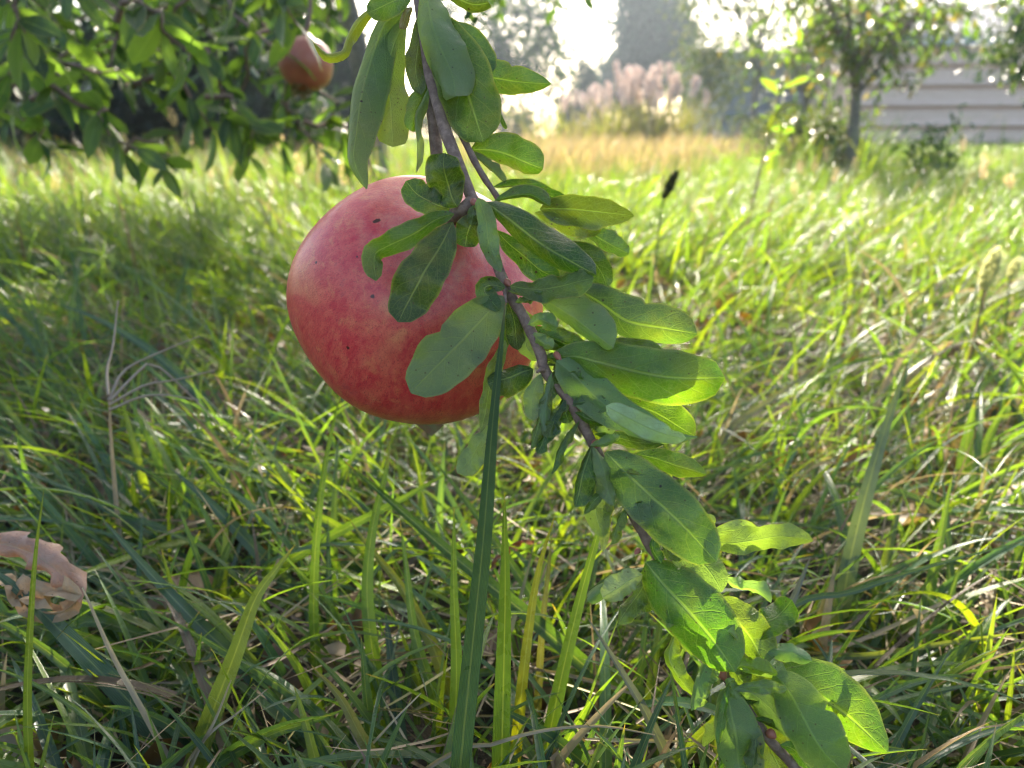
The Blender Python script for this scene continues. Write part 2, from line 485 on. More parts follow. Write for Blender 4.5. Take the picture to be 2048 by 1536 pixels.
# crumbs of dead leaf between the blades
b = Buf()
n = 700
x, y = scatter(n, .1, 1.8, 1.1, .3)
for i in range(n):
    s = .004 + .010 * random.random()
    uu = np.linspace(-1, 1, 5); g2 = np.stack(np.meshgrid(uu, uu), -1).reshape(-1, 2)
    cu = random.uniform(-1.2, 1.2)
    p = np.stack([g2[:, 0] * s * np.sqrt(1.06 - g2[:, 1] ** 2) * (1 + .25 * np.sin(g2[:, 1] * 5 + cu)), g2[:, 1] * s * 1.6, cu * s * g2[:, 0] ** 2 + .3 * s * np.sin(g2[:, 1] * 3)], -1)
    Rm = np.array(Quaternion((random.gauss(0, 1), random.gauss(0, 1), random.gauss(0, 1), random.gauss(0, 1))).normalized().to_matrix())
    tc_ = random.choice([(.20, .11, .05), (.26, .17, .09), (.13, .075, .04), (.30, .16, .04), (.33, .24, .15)])
    b.add(p @ Rm.T + (x[i], y[i], gz(x[i], y[i]) + .004 + .02 * random.random()), grid_quads(5, 5), None, tc_)
o = b.make("leaf_litter", M_straw); o['kind'] = 'stuff'

# ------------------------------------------------------------------ foliage helpers
def leaf_mesh(name, mat, L=1., W=.32, bendz=.12, fold=.25, nu=7, nv=3, pointed=.6):
    """unit leaf along +Y, top side +Z"""
    t = np.linspace(0, 1, nu); vv = np.linspace(-1, 1, nv)
    p = (t ** .8) * (1 - t) ** pointed; p /= p.max(); p = np.maximum(p, .05)
    Xx = vv[None] * (W * .5 * p)[:, None]
    Yy = np.repeat((t * L)[:, None], nv, 1)
    Zz = -bendz * (t ** 2)[:, None] + fold * np.abs(Xx) + .02 * np.sin(9 * t)[:, None] * vv[None]
    V = np.stack([Xx, Yy, Zz], -1).reshape(-1, 3)
    U = np.stack(np.broadcast_arrays((vv[None] + 1) * .5, t[:, None]), -1).reshape(-1, 2)
    return V, grid_quads(nu, nv), U

def frames(d, up):
    """rotation matrices whose Y axis is d and Z axis near up"""
    d = nrm(d); x = nrm(np.cross(d, up)); z = np.cross(x, d)
    return np.stack([x, d, z], -1)

def twig_leaves(path, n, L, spread=1.0, t0=.1):
    """leaf bases, directions, lengths along one twig"""
    t = np.linspace(t0, 1, n)
    k = np.clip(t * (len(path) - 1), 0, len(path) - 1.001); i = k.astype(int); f = (k - i)[:, None]
    p = path[i] * (1 - f) + path[i + 1] * f
    tg = nrm(path[np.minimum(i + 1, len(path) - 1)] - path[i])
    ang = (np.arange(n) * 2.4 + rng.random() * 6 + rng.normal(size=n) * .4)[:, None]
    a = nrm(np.cross(tg, (.2, .3, .93))); b_ = np.cross(tg, a)
    rad = a * np.cos(ang) + b_ * np.sin(ang)
    d = nrm(tg * .75 + rad * spread + np.array((0, 0, -.25)) + rng.normal(size=(n, 3)) * .2)
    up = nrm(rng.normal(size=(n, 3)) * .55 + np.array((0, 0, 1.)))
    return p, d, up, L * (.6 + .7 * rng.random(n))

LEAFV = [leaf_mesh("l", None, 1, w_, b_, f_, 5, 3, pt) for w_, b_, f_, pt in ((.34, .12, .3, .6), (.30, .25, .5, .7), (.38, -.05, .2, .5))]

def crown_mesh(name, P_, D_, U_, L_, tints, mat, parent):
    n = len(P_); buf = Buf()
    kind = rng.integers(0, 3, n)
    Rm = frames(D_, U_)
    for k in range(3):
        s = kind == k
        V, Q, U = LEAFV[k]
        W = np.einsum('nij,vj->nvi', Rm[s], V) * L_[s][:, None, None] + P_[s][:, None]
        nn = s.sum()
        QQ = (Q[None] + (np.arange(nn) * len(V))[:, None, None]).reshape(-1, 4)
        buf.add(W, QQ, np.tile(U, (nn, 1)), np.repeat(tints[s], len(V), 0))
    return buf.make(name, mat, parent)

_far_leaf = []
for k, (w_, b_, f_, pt) in enumerate(((.34, .12, .3, .6), (.30, .25, .5, .7), (.38, -.05, .2, .5), (.33, .35, .15, .55))):
    V, Q, U = leaf_mesh("l", None, 1, w_, b_, f_, 7, 3, pt)
    _far_leaf.append(mesh("leaf", V, Q, M_leaf_far, U))

def leafy_tree(root, twigs, nl, L, palette, keep, spread=1., pw=None):
    """hang leaves on twigs: the `keep` largest in view as parts, the rest as one crown"""
    Ps, Ds, Us, Ls = [], [], [], []
    for tw in twigs:
        p, d, u, l = twig_leaves(tw, nl(tw) if callable(nl) else nl, L, spread)
        Ps.append(p); Ds.append(d); Us.append(u); Ls.append(l)
    Pp, Dd, Uu, Ll = map(np.concatenate, (Ps, Ds, Us, Ls))
    pal = np.asarray(palette)
    ti = pal[rng.integers(0, len(pal), len(Pp))] * (.7 + .6 * rng.random((len(Pp), 1)))
    px, py, dd = proj(Pp + Dd * (Ll * .5)[:, None])
    ins = (px > -40) & (px < 2088) & (py > -40) & (py < 1560) & (dd > .05)
    size = np.where(ins, Ll / np.maximum(dd, .05), 0)
    order = np.argsort(-size)[:keep]; order = order[size[order] > 0]
    mask = np.zeros(len(Pp), bool); mask[order] = True
    Rm = frames(Dd, Uu)
    for i in order:
        o = link("leaf", _far_leaf[int(rng.integers(0, 4))], root, ti[i])
        mat = Matrix.Translation(Vector(Pp[i])) @ Matrix(Rm[i].tolist()).to_4x4() @ Matrix.Scale(float(Ll[i]), 4)
        o.matrix_parent_inverse = Matrix()
        o.matrix_local = Matrix.Translation(-root.location) @ mat
    if (~mask).any():
        o = crown_mesh("crown", Pp[~mask], Dd[~mask], Uu[~mask], Ll[~mask], ti[~mask], M_crown, root); o['kind'] = 'stuff'

def droop(p0, d0, L, g_=.6, n=7, wob=.12):
    d = nrm(np.asarray(d0, float)); p = np.asarray(p0, float); out = [p.copy()]
    for i in range(n - 1):
        d = nrm(d + np.array((0, 0, -g_ / n)) + rng.normal(size=3) * wob)
        p = p + d * (L / (n - 1)); out.append(p.copy())
    return np.array(out)

def clump_tree(name, label, cat, base, trunk_h, ells, nclump, nleaf, lsize, cl_r, palette, tr_r, group=None, trunk_lean=(0, 0), limbs=5):
    """far tree: trunk with limbs, crown of leaf faces in clumps inside ellipsoids (cx, cy, cz, rx, ry, rz)"""
    root = tag(empty(name, base), label, cat, group)
    base = np.asarray(base, float)
    tb = Buf()
    top = base + (trunk_lean[0], trunk_lean[1], trunk_h)
    tube(tb, spline([base - (0, 0, .05), base * .5 + top * .5 + rng.normal(size=3) * tr_r * .6, top], 8), np.linspace(tr_r * 1.15, tr_r * .55, 8), 8, None, .05)
    tb.make("trunk", M_bark, root)
    C = []
    for (cx, cy, cz, rx, ry, rz) in ells:
        k = nclump
        q = nrm(rng.normal(size=(k, 3))) * (rng.random((k, 1)) ** .45)
        C.append(base + np.array((cx, cy, cz)) + q * (rx, ry, rz))
    C = np.concatenate(C)
    lb = Buf()
    for i in range(min(limbs, len(C))):
        e = C[rng.integers(0, len(C))]
        tube(lb, spline([top - (0, 0, trunk_h * random.uniform(0, .4)), (top + e) * .5 + (0, 0, .1 * trunk_h), e], 6), np.linspace(tr_r * .45, tr_r * .1, 6), 5)
    if limbs: lb.make("limbs", M_bark, root)
    i = rng.integers(0, len(C), nleaf)
    Pp = C[i] + rng.normal(size=(nleaf, 3)) * cl_r
    Pp[:, 2] = np.maximum(Pp[:, 2], .05)
    Dd = nrm(rng.normal(size=(nleaf, 3)) + (0, 0, -.4)); Uu = nrm(rng.normal(size=(nleaf, 3)) * .7 + (0, 0, 1))
    pal = np.asarray(palette)
    cj = rng.random((len(C), 1)) * .6 + .7
    ti = pal[rng.integers(0, len(pal), nleaf)] * cj[i] * (.8 + .4 * rng.random((nleaf, 1)))
    crown_mesh("crown", Pp, Dd, Uu, lsize * (.6 + .8 * rng.random(nleaf)), ti, M_crown_far if base[1] > 5.8 else M_crown, root)
    return root

# ------------------------------------------------------------------ buildings
m = NT("tan_sheet"); tc = m.n("ShaderNodeTexCoord")
n1 = m.noise(m.vmul(tc.outputs['Object'], (1, 1, 9)), 2.5, 4)
c = m.mix(m.mapr(n1, .3, .7), (.70, .50, .38), (.78, .58, .46))
M_tan = m.done(m.pr(c, .45))
m = NT("grey_sheet"); tc = m.n("ShaderNodeTexCoord"); n1 = m.noise(tc.outputs['Object'], 1.5, 4)
M_grey = m.done(m.pr(m.mix(n1, (.16, .20, .24), (.24, .28, .32)), .5))
m = NT("white_trim"); tc = m.n("ShaderNodeTexCoord"); n1 = m.noise(tc.outputs['Object'], 3, 4)
M_trim = m.done(m.pr(m.mix(n1, (.50, .53, .60), (.62, .65, .70)), .35))
m = NT("roof_sheet"); tc = m.n("ShaderNodeTexCoord"); n1 = m.noise(tc.outputs['Object'], 2, 4)
M_roof = m.done(m.pr(m.mix(n1, (.25, .23, .24), (.34, .31, .31)), .5))

def place(o, rotz, loc):
    o.rotation_euler = (0, 0, rotz); o.location = loc

def shed(name, label, loc, rotz, W, D, H, npan, wallm, lipm, roofh=1.1):
    root = empty(name, (0, 0, 0)); tag(root, label, "shed")
    b = Buf(); box(b, (0, .06, 0), (W, D, H)); b.make("wall", wallm, root, smooth=False)
    ph = H / npan
    pm = None
    for i in range(npan):
        z0 = i * ph
        # profile of one horizontal panel: flat face, then a rounded rib that steps out at its foot
        prof = [(.055, z0 + .002), (-.06, z0 + .05), (-.075, z0 + .07), (-.02, z0 + .15), (0, z0 + .17), (0, z0 + ph - .05), (.055, z0 + ph - .004)]
        b = Buf()
        V = [(xx, yy, zz) for yy, zz in prof for xx in (.12, W - .12)]
        b.add(V, grid_quads(len(prof), 2)); b.make("siding_panel", wallm, root, smooth=False)
    for xx in (0, W - .12):
        b = Buf(); box(b, (xx, -.06, 0), (xx + .12, .055, H)); b.make("corner_trim", lipm, root, smooth=False)
    b = Buf(); box(b, (-.15, -.22, H + .003), (W + .15, -.02, H + .16)); b.make("fascia", lipm, root, smooth=False)
    b = Buf()
    V = [(-.2, -.25, H + .17), (W + .2, -.25, H + .17), (-.2, D / 2, H + roofh), (W + .2, D / 2, H + roofh), (-.2, D + .25, H + .17), (W + .2, D + .25, H + .17)]
    V += [(a_, b_, c_ + .05) for a_, b_, c_ in V]
    b.add(V, [(0, 1, 3, 2), (2, 3, 5, 4), (6, 8, 9, 7), (8, 10, 11, 9), (0, 6, 7, 1), (4, 5, 11, 10), (0, 2, 8, 6), (2, 4, 10, 8), (1, 7, 9, 3), (3, 9, 11, 5)])
    b.make("roof", M_roof, root, smooth=False)
    place(root, rotz, loc)
    return root

Ys = 17.0
shed("tan_shed", "tan sheet metal shed with horizontal ribbed siding behind the right sapling", (GX(1692, Ys), Ys, 0), R_(-4), 4.05, 5, 1.98, 5, M_tan, M_trim)
shed("grey_shed", "blue grey shed in shade left of the tan shed", (GX(1440, 20), 20.5, 0), R_(2), 2.7, 4, 2.0, 3, M_grey, M_grey, .5)

# ------------------------------------------------------------------ far trees and reeds
DK = [(.018, .042, .026), (.024, .050, .028), (.014, .032, .022)]
MG = [(.05, .09, .025), (.07, .11, .03), (.04, .075, .03), (.09, .12, .03)]
OL = [(.10, .12, .04), (.13, .13, .05), (.08, .10, .035)]
x = GX(1275, 36)
clump_tree("round_tree", "dark round tree standing far behind the pale plumes", "tree", (x, 36, 0), 2.6,
           [(0, 0, 5.0, 1.3, 1.5, 2.1), (.4, 0, 3.2, 1.5, 1.4, 1.5), (-.8, 0, 2.4, .8, 1., 1.1), (1.3, 0, 4.0, .9, 1.0, 1.5)], 60, 20000, .30, .34, DK, .16)
x = GX(1165, 30)
clump_tree("dark_shrub", "narrow dark shrub below left of the round tree", "shrub", (x, 30, 0), 1.4,
           [(0, 0, 1.5, .45, .5, 1.4), (.3, 0, .9, .5, .5, .8), (-.5, 0, .7, .4, .4, .6)], 30, 6000, .2, .16, DK, .07)
x = GX(1040, 26)
clump_tree("airy_tree", "sparse airy tree with thin leaves against the white sky", "tree", (x - .6, 26, 0), 3.0,
           [(0, 0, 4.4, 2.4, 1.5, 1.5), (.8, 0, 2.5, 1.6, 1.4, 1.9), (-1.2, 0, 2.2, 1.7, 1.2, 1.5)], 110, 9000, .20, .24, DK + MG, .07, limbs=18)
x = GX(1500, 15)
clump_tree("light_tree", "loose light green tree in front of the grey shed", "tree", (x, 15, 0), 2.0,
           [(-.2, 0, 2.2, 1.2, 1., 1.2), (.3, 0, 3.3, 1.4, 1., 1.2), (-.9, 0, 1.3, .5, .6, .8), (.5, 0, 4.0, 1.6, 1., 1.0), (-.9, 0, 3.0, .7, .7, .9)], 70, 9000, .10, .20, MG + OL, .07, limbs=12)
for k, (px, Yd, hh, lab) in enumerate(((-60, 6.2, 2.5, "tall dark evergreen cut by the left edge of the picture"), (95, 7.0, .75, "dark evergreen second from the left edge in the far row"),
                                       (215, 6.4, 1.2, "dark evergreen third from the left edge in the far row"), (330, 6.8, 2.4, "tall dark evergreen in the middle of the far left row"),
                                       (450, 6.5, 1.9, "dark evergreen just right of the middle of the far left row"), (560, 7.3, 2.1, "dark evergreen at the right end of the far left row"),
                                       (690, 10, 1.8, "smaller dark evergreen half hidden behind the hanging branch"))):
    x = GX(px, Yd)
    clump_tree("evergreen_tree", lab, "tree", (x, Yd, 0), hh * .45, [(0, 0, hh * .60, .36, .4, hh * .36), (.05, .1, hh * .28, .42, .4, hh * .26)], 60, 8000, .085, .09, DK, .05, "far left tree row")
for px in (20, 885):
    pass
x = GX(910, 28)
clump_tree("low_bush", "low green bush in the far haze left of the airy tree", "shrub", (x, 28, 0), .5, [(0, 0, .8, 1.6, .6, .6), (2.2, 0, .6, 1.2, .6, .45), (-2.5, 0, .9, 1.6, .6, .7)], 40, 4200, .16, .22, MG + OL, .06)
x = GX(1420, 24)
clump_tree("hedge_bush", "mid green bush between the plumes and the grey shed", "shrub", (x, 24, 0), .7, [(0, 0, 1.2, 1.3, .8, 1.1), (1.1, 0, .8, 1., .6, .8)], 40, 4200, .16, .22, MG + OL, .06)
x = GX(2120, 5.2)
clump_tree("shade_tree", "dense dark leaved tree at the far right edge", "tree", (x, 5.2, 0), .7,
           [(0, 0, 1.15, .8, .8, .42), (-.25, -.1, .85, .35, .5, .25), (.5, .3, 1.5, .9, .9, .5)], 60, 6500, .060, .09, DK + MG, .05, limbs=10)

# pale plumed reed clumps
def reeds(label, px, Yd, n, h, spread):
    c0 = np.array((GX(px, Yd), Yd, 0))
    root = tag(empty("plume_grass", c0), label, "reeds", "plumed reeds beyond the lawn")
    sb, pb, lb = Buf(), Buf(), Buf()
    for i in range(n):
        b0 = c0 + (rng.normal() * spread, rng.normal() * spread * .5, 0)
        hh = h * random.uniform(.75, 1.1)
        tip = b0 + (rng.normal() * .12 * h, rng.normal() * .12 * h, hh)
        pth = spline([b0, (b0 + tip) * .5 + rng.normal(size=3) * .03, tip], 7)
        tube(sb, pth, np.linspace(.008, .004, 7), 4, (.25, .24, .10))
        d = nrm(pth[-1] - pth[-2]); pl = h * .26
        k = 70
        t = rng.random(k); q = tip - d * pl * (1 - t)[:, None] * .9 + rng.normal(size=(k, 3)) * .004
        out = nrm(rng.normal(size=(k, 3)) * .5 + d * 1.2 + np.array((.35, 0, 0)))
        wdt = .035 * h * np.sin(np.clip(t, .05, .97) * np.pi) ** .7 + .02
        e = q + out * (wdt * 1.6)[:, None]
        sdv = nrm(np.cross(out, rng.normal(size=(k, 3)))) * .010
        V = np.stack([q - sdv * .5, q + sdv * .5, e + sdv, e - sdv], 1).reshape(-1, 3)
        pb.add(V, np.arange(k * 4).reshape(-1, 4), None, np.array((.74, .62, .55)) * random.uniform(.8, 1.15))
    k = n * 14
    base = np.stack([c0[0] + rng.normal(size=k) * spread, c0[1] + rng.normal(size=k) * spread * .5, np.zeros(k)], -1)
    V, Q, U, T = blades(base, h * (.4 + .45 * rng.random(k)), .012 + .012 * rng.random(k), rng.random(k) * 6.28, .05 + .3 * rng.random(k), .2 + 1. * rng.random(k), 4, False,
                        np.array([(.14, .15, .05), (.22, .19, .08), (.09, .12, .035)])[rng.integers(0, 3, k)], rng.normal(size=k))
    link("foliage", mesh("foliage", V, Q, M_blade, U, T), root)
    sb.make("stems", M_straw, root)
    pb.make("plumes", M_plume, root)
reeds("large clump of pink plumed reeds in front of the round tree", 1290, 12, 42, 1.15, .42)
reeds("smaller clump of pale plumed reeds left of the large one", 1150, 14, 16, 1.0, .35)

# ------------------------------------------------------------------ right sapling, young shoot
def sapling(name, label, px, Yd, hgt, r, ntw, L, palette, keep, lean, spreadx, nl=13, cat="tree"):
    b0 = np.array((GX(px, Yd), Yd, 0.))
    root = tag(empty(name, b0), label, cat)
    tp = b0 + (lean, 0, hgt * .42)
    tb = Buf(); tube(tb, spline([b0 - (0, 0, .05), b0 + (lean * .3 + .01, 0, hgt * .2), tp], 9), np.linspace(r * 1.25, r * .75, 9), 10, None, .05)
    tb.make("trunk", M_bark, root)
    tws = []; tt = Buf()
    nb = 7
    for i in range(nb):
        a = i / nb * 6.283 + rng.random() * .7
        e = tp + (math.cos(a) * spreadx * random.uniform(.6, 1.05), math.sin(a) * spreadx * .7, hgt * random.uniform(.12, .5))
        mid = (tp + e) * .5 + (0, 0, hgt * .07)
        pth = spline([tp - (0, 0, .02 + .03 * i), mid, e], 9)
        bb = Buf(); tube(bb, pth, np.linspace(r * .5, r * .12, 9), 6); bb.make("limb", M_bark, root)
        for k in range(ntw // nb):
            q = pth[rng.integers(2, 9)]
            d = nrm(np.array((math.cos(a), math.sin(a), 0)) * .5 + rng.normal(size=3) * .8 + (0, 0, .1))
            tw = droop(q, d, hgt * random.uniform(.12, .28), 1.7)
            tws.append(tw); tube(tt, tw, np.linspace(.004, .0015, 7), 4)
    o = tt.make("twigs", M_twig, root); o['kind'] = 'stuff'
    leafy_tree(root, tws, nl, L, palette, keep)
    return root
SAP = [(.06, .11, .022), (.085, .14, .025), (.045, .085, .022), (.11, .15, .03), (.07, .12, .025), (.06, .11, .03), (.075, .125, .03), (.18, .14, .04)]
sapling("young_tree", "slim grey trunked young tree in front of the tan shed", 1700, 4.3, 1.5, 0.030, 225, .052, SAP, 290, -.02, .85, 13)
sapling("thin_tree", "thin stemmed small tree left of the slim grey trunk", 1588, 6.0, 1.5, .018, 56, .06, SAP, 110, .05, .55, 9)

for lab, px, Yd, hh, rr, pal, nn in (("dark leafy weed standing right of the slim grey trunk", 1862, 3.7, .30, .12, [(.05, .10, .022), (.06, .11, .02)], 260),
                                 ("pale green weedy shrub hugging the foot of the slim grey trunk", 1640, 4.6, .42, .34, MG + OL, 1800),
                                 ("low weedy shrub between the thin stemmed tree and the shed", 1560, 7.0, .5, .40, MG + OL, 1600)):
    clump_tree("weed_shrub", lab, "shrub", (GX(px, Yd), Yd, 0), hh * .35, [(0, 0, hh * .55, rr, rr, hh * .45)], 30, nn, .045, .05, pal, .006)

# yellow-green shoot arching in the lawn
root = tag(empty("leafy_shoot", PY(1470, 560, 1.3) * (1, 1, 0)), "single wispy shoot with yellow green leaves rising from the lawn", "plant")
pth = spline([PY(1470, 560, 1.5) * (1, 1, 0), PY(1498, 440, 1.55), PY(1530, 300, 1.6), PY(1560, 180, 1.7), PY(1600, 90, 1.75)], 20)
b = Buf(); tube(b, pth, np.linspace(.003, .001, 20), 5); b.make("stem", M_twig, root)
leafy_tree(root, [pth[6:]], 16, .050, [(.07, .11, .02), (.06, .10, .02), (.10, .10, .02)], 16, 1.5)

# ------------------------------------------------------------------ pomegranate tree (left and overhead)
tb0 = np.array((GX(756, 3.3), 3.3, 0.))
pt = tag(empty("pomegranate_tree", tb0), "leafy pomegranate tree filling the upper left, with a grey trunk", "tree")
b = Buf(); tube(b, spline([tb0 - (0, 0, .05), tb0 + (-.02, 0, .35), tb0 + (-.10, -.1, .85)], 9), np.linspace(.055, .038, 9), 10, None, .06); b.make("trunk", M_bark, pt)
fork = tb0 + (-.10, -.1, .85)
tw_shade, tw_seen = [], []
fine = Buf()
ends = [(-1.9, 2.0, 1.5), (-1.3, 1.3, 1.55), (-.75, 1.0, 1.6), (-.2, 1.5, 1.7), (-.25, 2.4, 1.9), (-1.0, 2.2, 2.0), (-1.9, 2.9, 1.8), (-.02, 2.9, 1.75), (-2.5, 1.9, 1.4), (.18, 1.5, 1.05), (.02, 1.1, .95), (-1.6, 1.6, 1.2), (-.9, 1.5, 1.15)]
boughs = []
for e in ends:
    pth = spline([fork, fork * .5 + np.array(e) * .5 + (0, 0, .25), e], 14)
    boughs.append(pth)
    bb = Buf(); tube(bb, pth, np.linspace(.026, .006, 14), 7); bb.make("bough", M_bark, pt)
HERO_TOP = np.array((-.09, .52, .92))
bb = Buf(); pth = spline([boughs[2][8], (-.5, .85, 1.45), (-.18, .62, 1.15), HERO_TOP], 12); tube(bb, pth, np.linspace(.012, .004, 12), 7); bb.make("bough", M_bark, pt)
for i in range(640):
    bo = boughs[i % len(boughs)]
    q = bo[rng.integers(3, 14)] + rng.normal(size=3) * (.28, .30, .16)
    q[2] = max(q[2], .72 + .12 * q[1])
    d = nrm(rng.normal(size=3) * (1, 1, .4))
    tw = droop(q, d, random.uniform(.18, .4), .8)
    if tw[:, 2].min() < .26 + .26 * tw[:, 1].max() + .12: continue
    tw_shade.append(tw); tube(fine, tw, np.linspace(.0035, .0012, 7), 4)
# unseen low bough and twigs, added to keep sun off the hanging branch
shade_bough = spline([fork, (-.25, 2.2, 1.40), (.06, 1.7, 1.16), (.08, 1.0, .80)], 18)
bb = Buf(); tube(bb, shade_bough, np.linspace(.018, .004, 18), 7); bb.make("bough", M_bark, pt)
for i in range(46):
    q = shade_bough[rng.integers(7, 18)] + rng.normal(size=3) * (.07, .05, .05)
    tw = droop(q, nrm(rng.normal(size=3) * (1, .6, .5)), random.uniform(.12, .26), .7)
    if tw[:, 2].min() < .30 + .26 * tw[:, 1].max(): continue
    tw_shade.append(tw); tube(fine, tw, np.linspace(.003, .0012, 7), 4)
# hanging sprays that reach down into the picture at the left
def seen(px0, py0, px1, py1, Y0, Y1, sag=.03):
    a, c = PY(px0, py0, Y0), PY(px1, py1, Y1)
    mid = (a + c) * .5 + (0, 0, sag)
    tw = spline([a, mid, c], 8) + rng.normal(size=(8, 3)) * .006
    tw_seen.append(tw); tube(fine, tw, np.linspace(.004, .0013, 8), 4)
for a in ((-60, -60, 300, 60, 1.1, 1.0), (300, -60, 560, 120, 1.2, 1.0), (60, -80, 20, 160, .9, .85), (180, -70, 250, 130, 1.3, 1.2), (420, -60, 330, 120, 1.0, .95),
          (-80, 60, 160, 200, 1.0, .95), (0, 180, 270, 165, 1.1, 1.0), (260, 160, 420, 250, 1.0, 1.05), (-50, 240, 120, 300, .95, .95), (80, 200, 250, 300, .9, .85),
          (380, 100, 480, 240, 1.1, 1.1), (540, 60, 470, 250, 1.2, 1.2), (600, 120, 560, 300, 1.3, 1.3), (620, 180, 700, 310, 1.4, 1.4), (560, 200, 640, 340, 1.3, 1.3),
          (150, -50, 420, 40, 1.6, 1.5), (350, -60, 620, 60, 1.5, 1.5), (640, -60, 560, 80, 1.3, 1.3), (700, -50, 640, 120, 1.6, 1.6), (0, 0, 120, 60, 1.5, 1.5),
          (-50, -60, 60, 60, .8, .75), (220, 20, 400, 140, .85, .8), (480, -40, 600, 60, .9, .9), (300, 60, 180, 180, 1.2, 1.1), (100, 60, 20, 240, 1.3, 1.3),
          (240, 300, 340, 350, 1.0, 1.0), (430, 200, 520, 310, 1.0, 1.0), (600, 250, 750, 330, 1.2, 1.2), (120, 120, 330, 110, 1.4, 1.3), (940, -60, 1010, 26, 2.0, 2.0), (1030, -70, 1120, 16, 2.2, 2.2), (880, -60, 950, 30, 1.8, 1.8), (1100, -60, 1190, 8, 2.2, 2.2)):
    seen(*a)
for i in range(95):
    px, py = random.uniform(-80, 620), random.uniform(-160, 60)
    a = random.uniform(-.3, 1.9)
    l = random.uniform(90, 190)
    Yq = random.uniform(1.5, 3.1)
    seen(px, py, px + math.cos(a) * l, py + math.sin(a) * l * .8, Yq, Yq + random.uniform(-.15, .1))
# sprays joining those to the boughs above the picture
o = fine.make("twigs", M_twig, pt); o['kind'] = 'stuff'
PAL = [(.044, .090, .026), (.060, .112, .026), (.038, .076, .026), (.090, .145, .026), (.052, .100, .034)]
n_hang = len(tw_seen)
leafy_tree(pt, tw_seen + tw_shade, lambda tw: 17 if any(tw is q for q in tw_seen) else 22, .050, PAL, 295)

# ------------------------------------------------------------------ pomegranates
FC = P(838, 606, .290); FR = .0462
def cdir(r, u, t):   # direction from camera axes: right, up, towards the camera
    return nrm(RT * r + UP * u - FWD * t)
def hit(px, py, C=FC, R=FR):
    r = nrm(FWD + RT * ((px - 1024) / F) + UP * ((768 - py) / F)); q = CAM - C
    b_ = q @ r; disc = b_ * b_ - (q @ q - R * R)
    return CAM + r * (-b_ - math.sqrt(max(disc, 0)))

def rind_material(name, Rm, C, R, spots, dull=None):
    m = NT(name); tc = m.n("ShaderNodeTexCoord"); v = tc.outputs['Object']
    nd = m.n("ShaderNodeVectorMath", operation='NORMALIZE'); m.set(nd.inputs[0], v)
    sp = m.n("ShaderNodeSeparateXYZ"); m.set(sp.inputs[0], nd.outputs[0])
    st = m.n("ShaderNodeCombineXYZ")
    ang = m.math('ARCTAN2', sp.outputs[1], sp.outputs[0])
    rr = m.math('SQRT', m.math('ADD', m.math('MULTIPLY', sp.outputs[0], sp.outputs[0]), m.math('MULTIPLY', sp.outputs[1], sp.outputs[1])))
    # meridian streaks: stretch along the axis
    m.set(st.inputs[0], m.math('MULTIPLY', sp.outputs[0], 1.0)); m.set(st.inputs[1], sp.outputs[1]); m.set(st.inputs[2], m.math('MULTIPLY', sp.outputs[2], .33))
    big = m.noise(nd.outputs[0], 2.0, 4, .6, .4)
    streak = m.noise(st.outputs[0], 13, 7, .74, .3)
    mott = m.noise(nd.outputs[0], 7.5, 5, .66, .5)
    fine = m.noise(st.outputs[0], 90, 4, .75)
    col = m.mix(m.mapr(streak, .34, .66), (.78, .125, .085), (.64, .034, .046))
    col = m.mix(m.mapr(mott, .50, .72, 0, .6), col, (.80, .27, .11))
    col = m.mix(m.mapr(big, .50, .70, 0, .32), col, (.80, .33, .14))
    col = m.mix(m.mapr(m.math('ADD', big, m.math('MULTIPLY', streak, .5)), .52, .36 + .25, .55, 0), col, (.45, .030, .055))
    speck = m.mapr(m.voro(nd.outputs[0], 48), .05, .22, .55, 0)
    col = m.mix(m.math('MULTIPLY', speck, m.mapr(fine, .4, .6)), col, (.74, .30, .18))
    dark = m.mapr(fine, .50, .72, 0, .7)
    col = m.mix(dark, col, (.30, .016, .03))
    # pale bloom round the stalk end
    stem = m.mapr(sp.outputs[2], .72, 1.0, 0, .55)
    col = m.mix(m.math('MULTIPLY', stem, m.mapr(mott, .3, .7)), col, (.66, .27, .25))
    ring = m.mapr(m.math('ADD', sp.outputs[2], m.math('MULTIPLY', mott, .12)), 1.03, 1.07, 0, .55)
    col = m.mix(ring, col, (.42, .24, .10))
    for (p, s) in spots:
        loc = (Vector(p) - Vector(C)); loc = Vector((np.asarray(Rm).T @ np.array(loc)).tolist()).normalized()
        dn = m.n("ShaderNodeVectorMath", operation='DISTANCE'); m.set(dn.inputs[0], nd.outputs[0]); dn.inputs[1].default_value = loc
        dd = m.math('ADD', m.math('MULTIPLY', dn.outputs['Value'], R), m.math('MULTIPLY', m.math('SUBTRACT', m.noise(v, 900, 2), .5), s * 1.1))
        col = m.mix(m.mapr(dd, s * .55, s * 1.05, .92, 0), col, (.045, .018, .012))
    if dull: col = m.mix(.75, col, dull)
    h = m.math('ADD', m.math('MULTIPLY', fine, .5), m.math('MULTIPLY', m.voro(nd.outputs[0], 75), .5))
    nor = m.bump(h, .22, .0006)
    sh = m.pr(col, m.math('ADD', .27, m.math('MULTIPLY', fine, .20)), nor, Subsurface_Weight=.12, Subsurface_Radius=(.004, .0012, .0008), Subsurface_Scale=1.0, Coat_Weight=.15, Coat_Roughness=.2)
    return m.done(sh)

m = NT("calyx_skin"); tc = m.n("ShaderNodeTexCoord"); n1 = m.noise(tc.outputs['Object'], 300, 4)
M_calyx = m.done(m.pr(m.mix(m.mapr(n1, .35, .65), (.20, .11, .04), (.17, .16, .05)), .5, m.bump(n1, .5, .0005)))

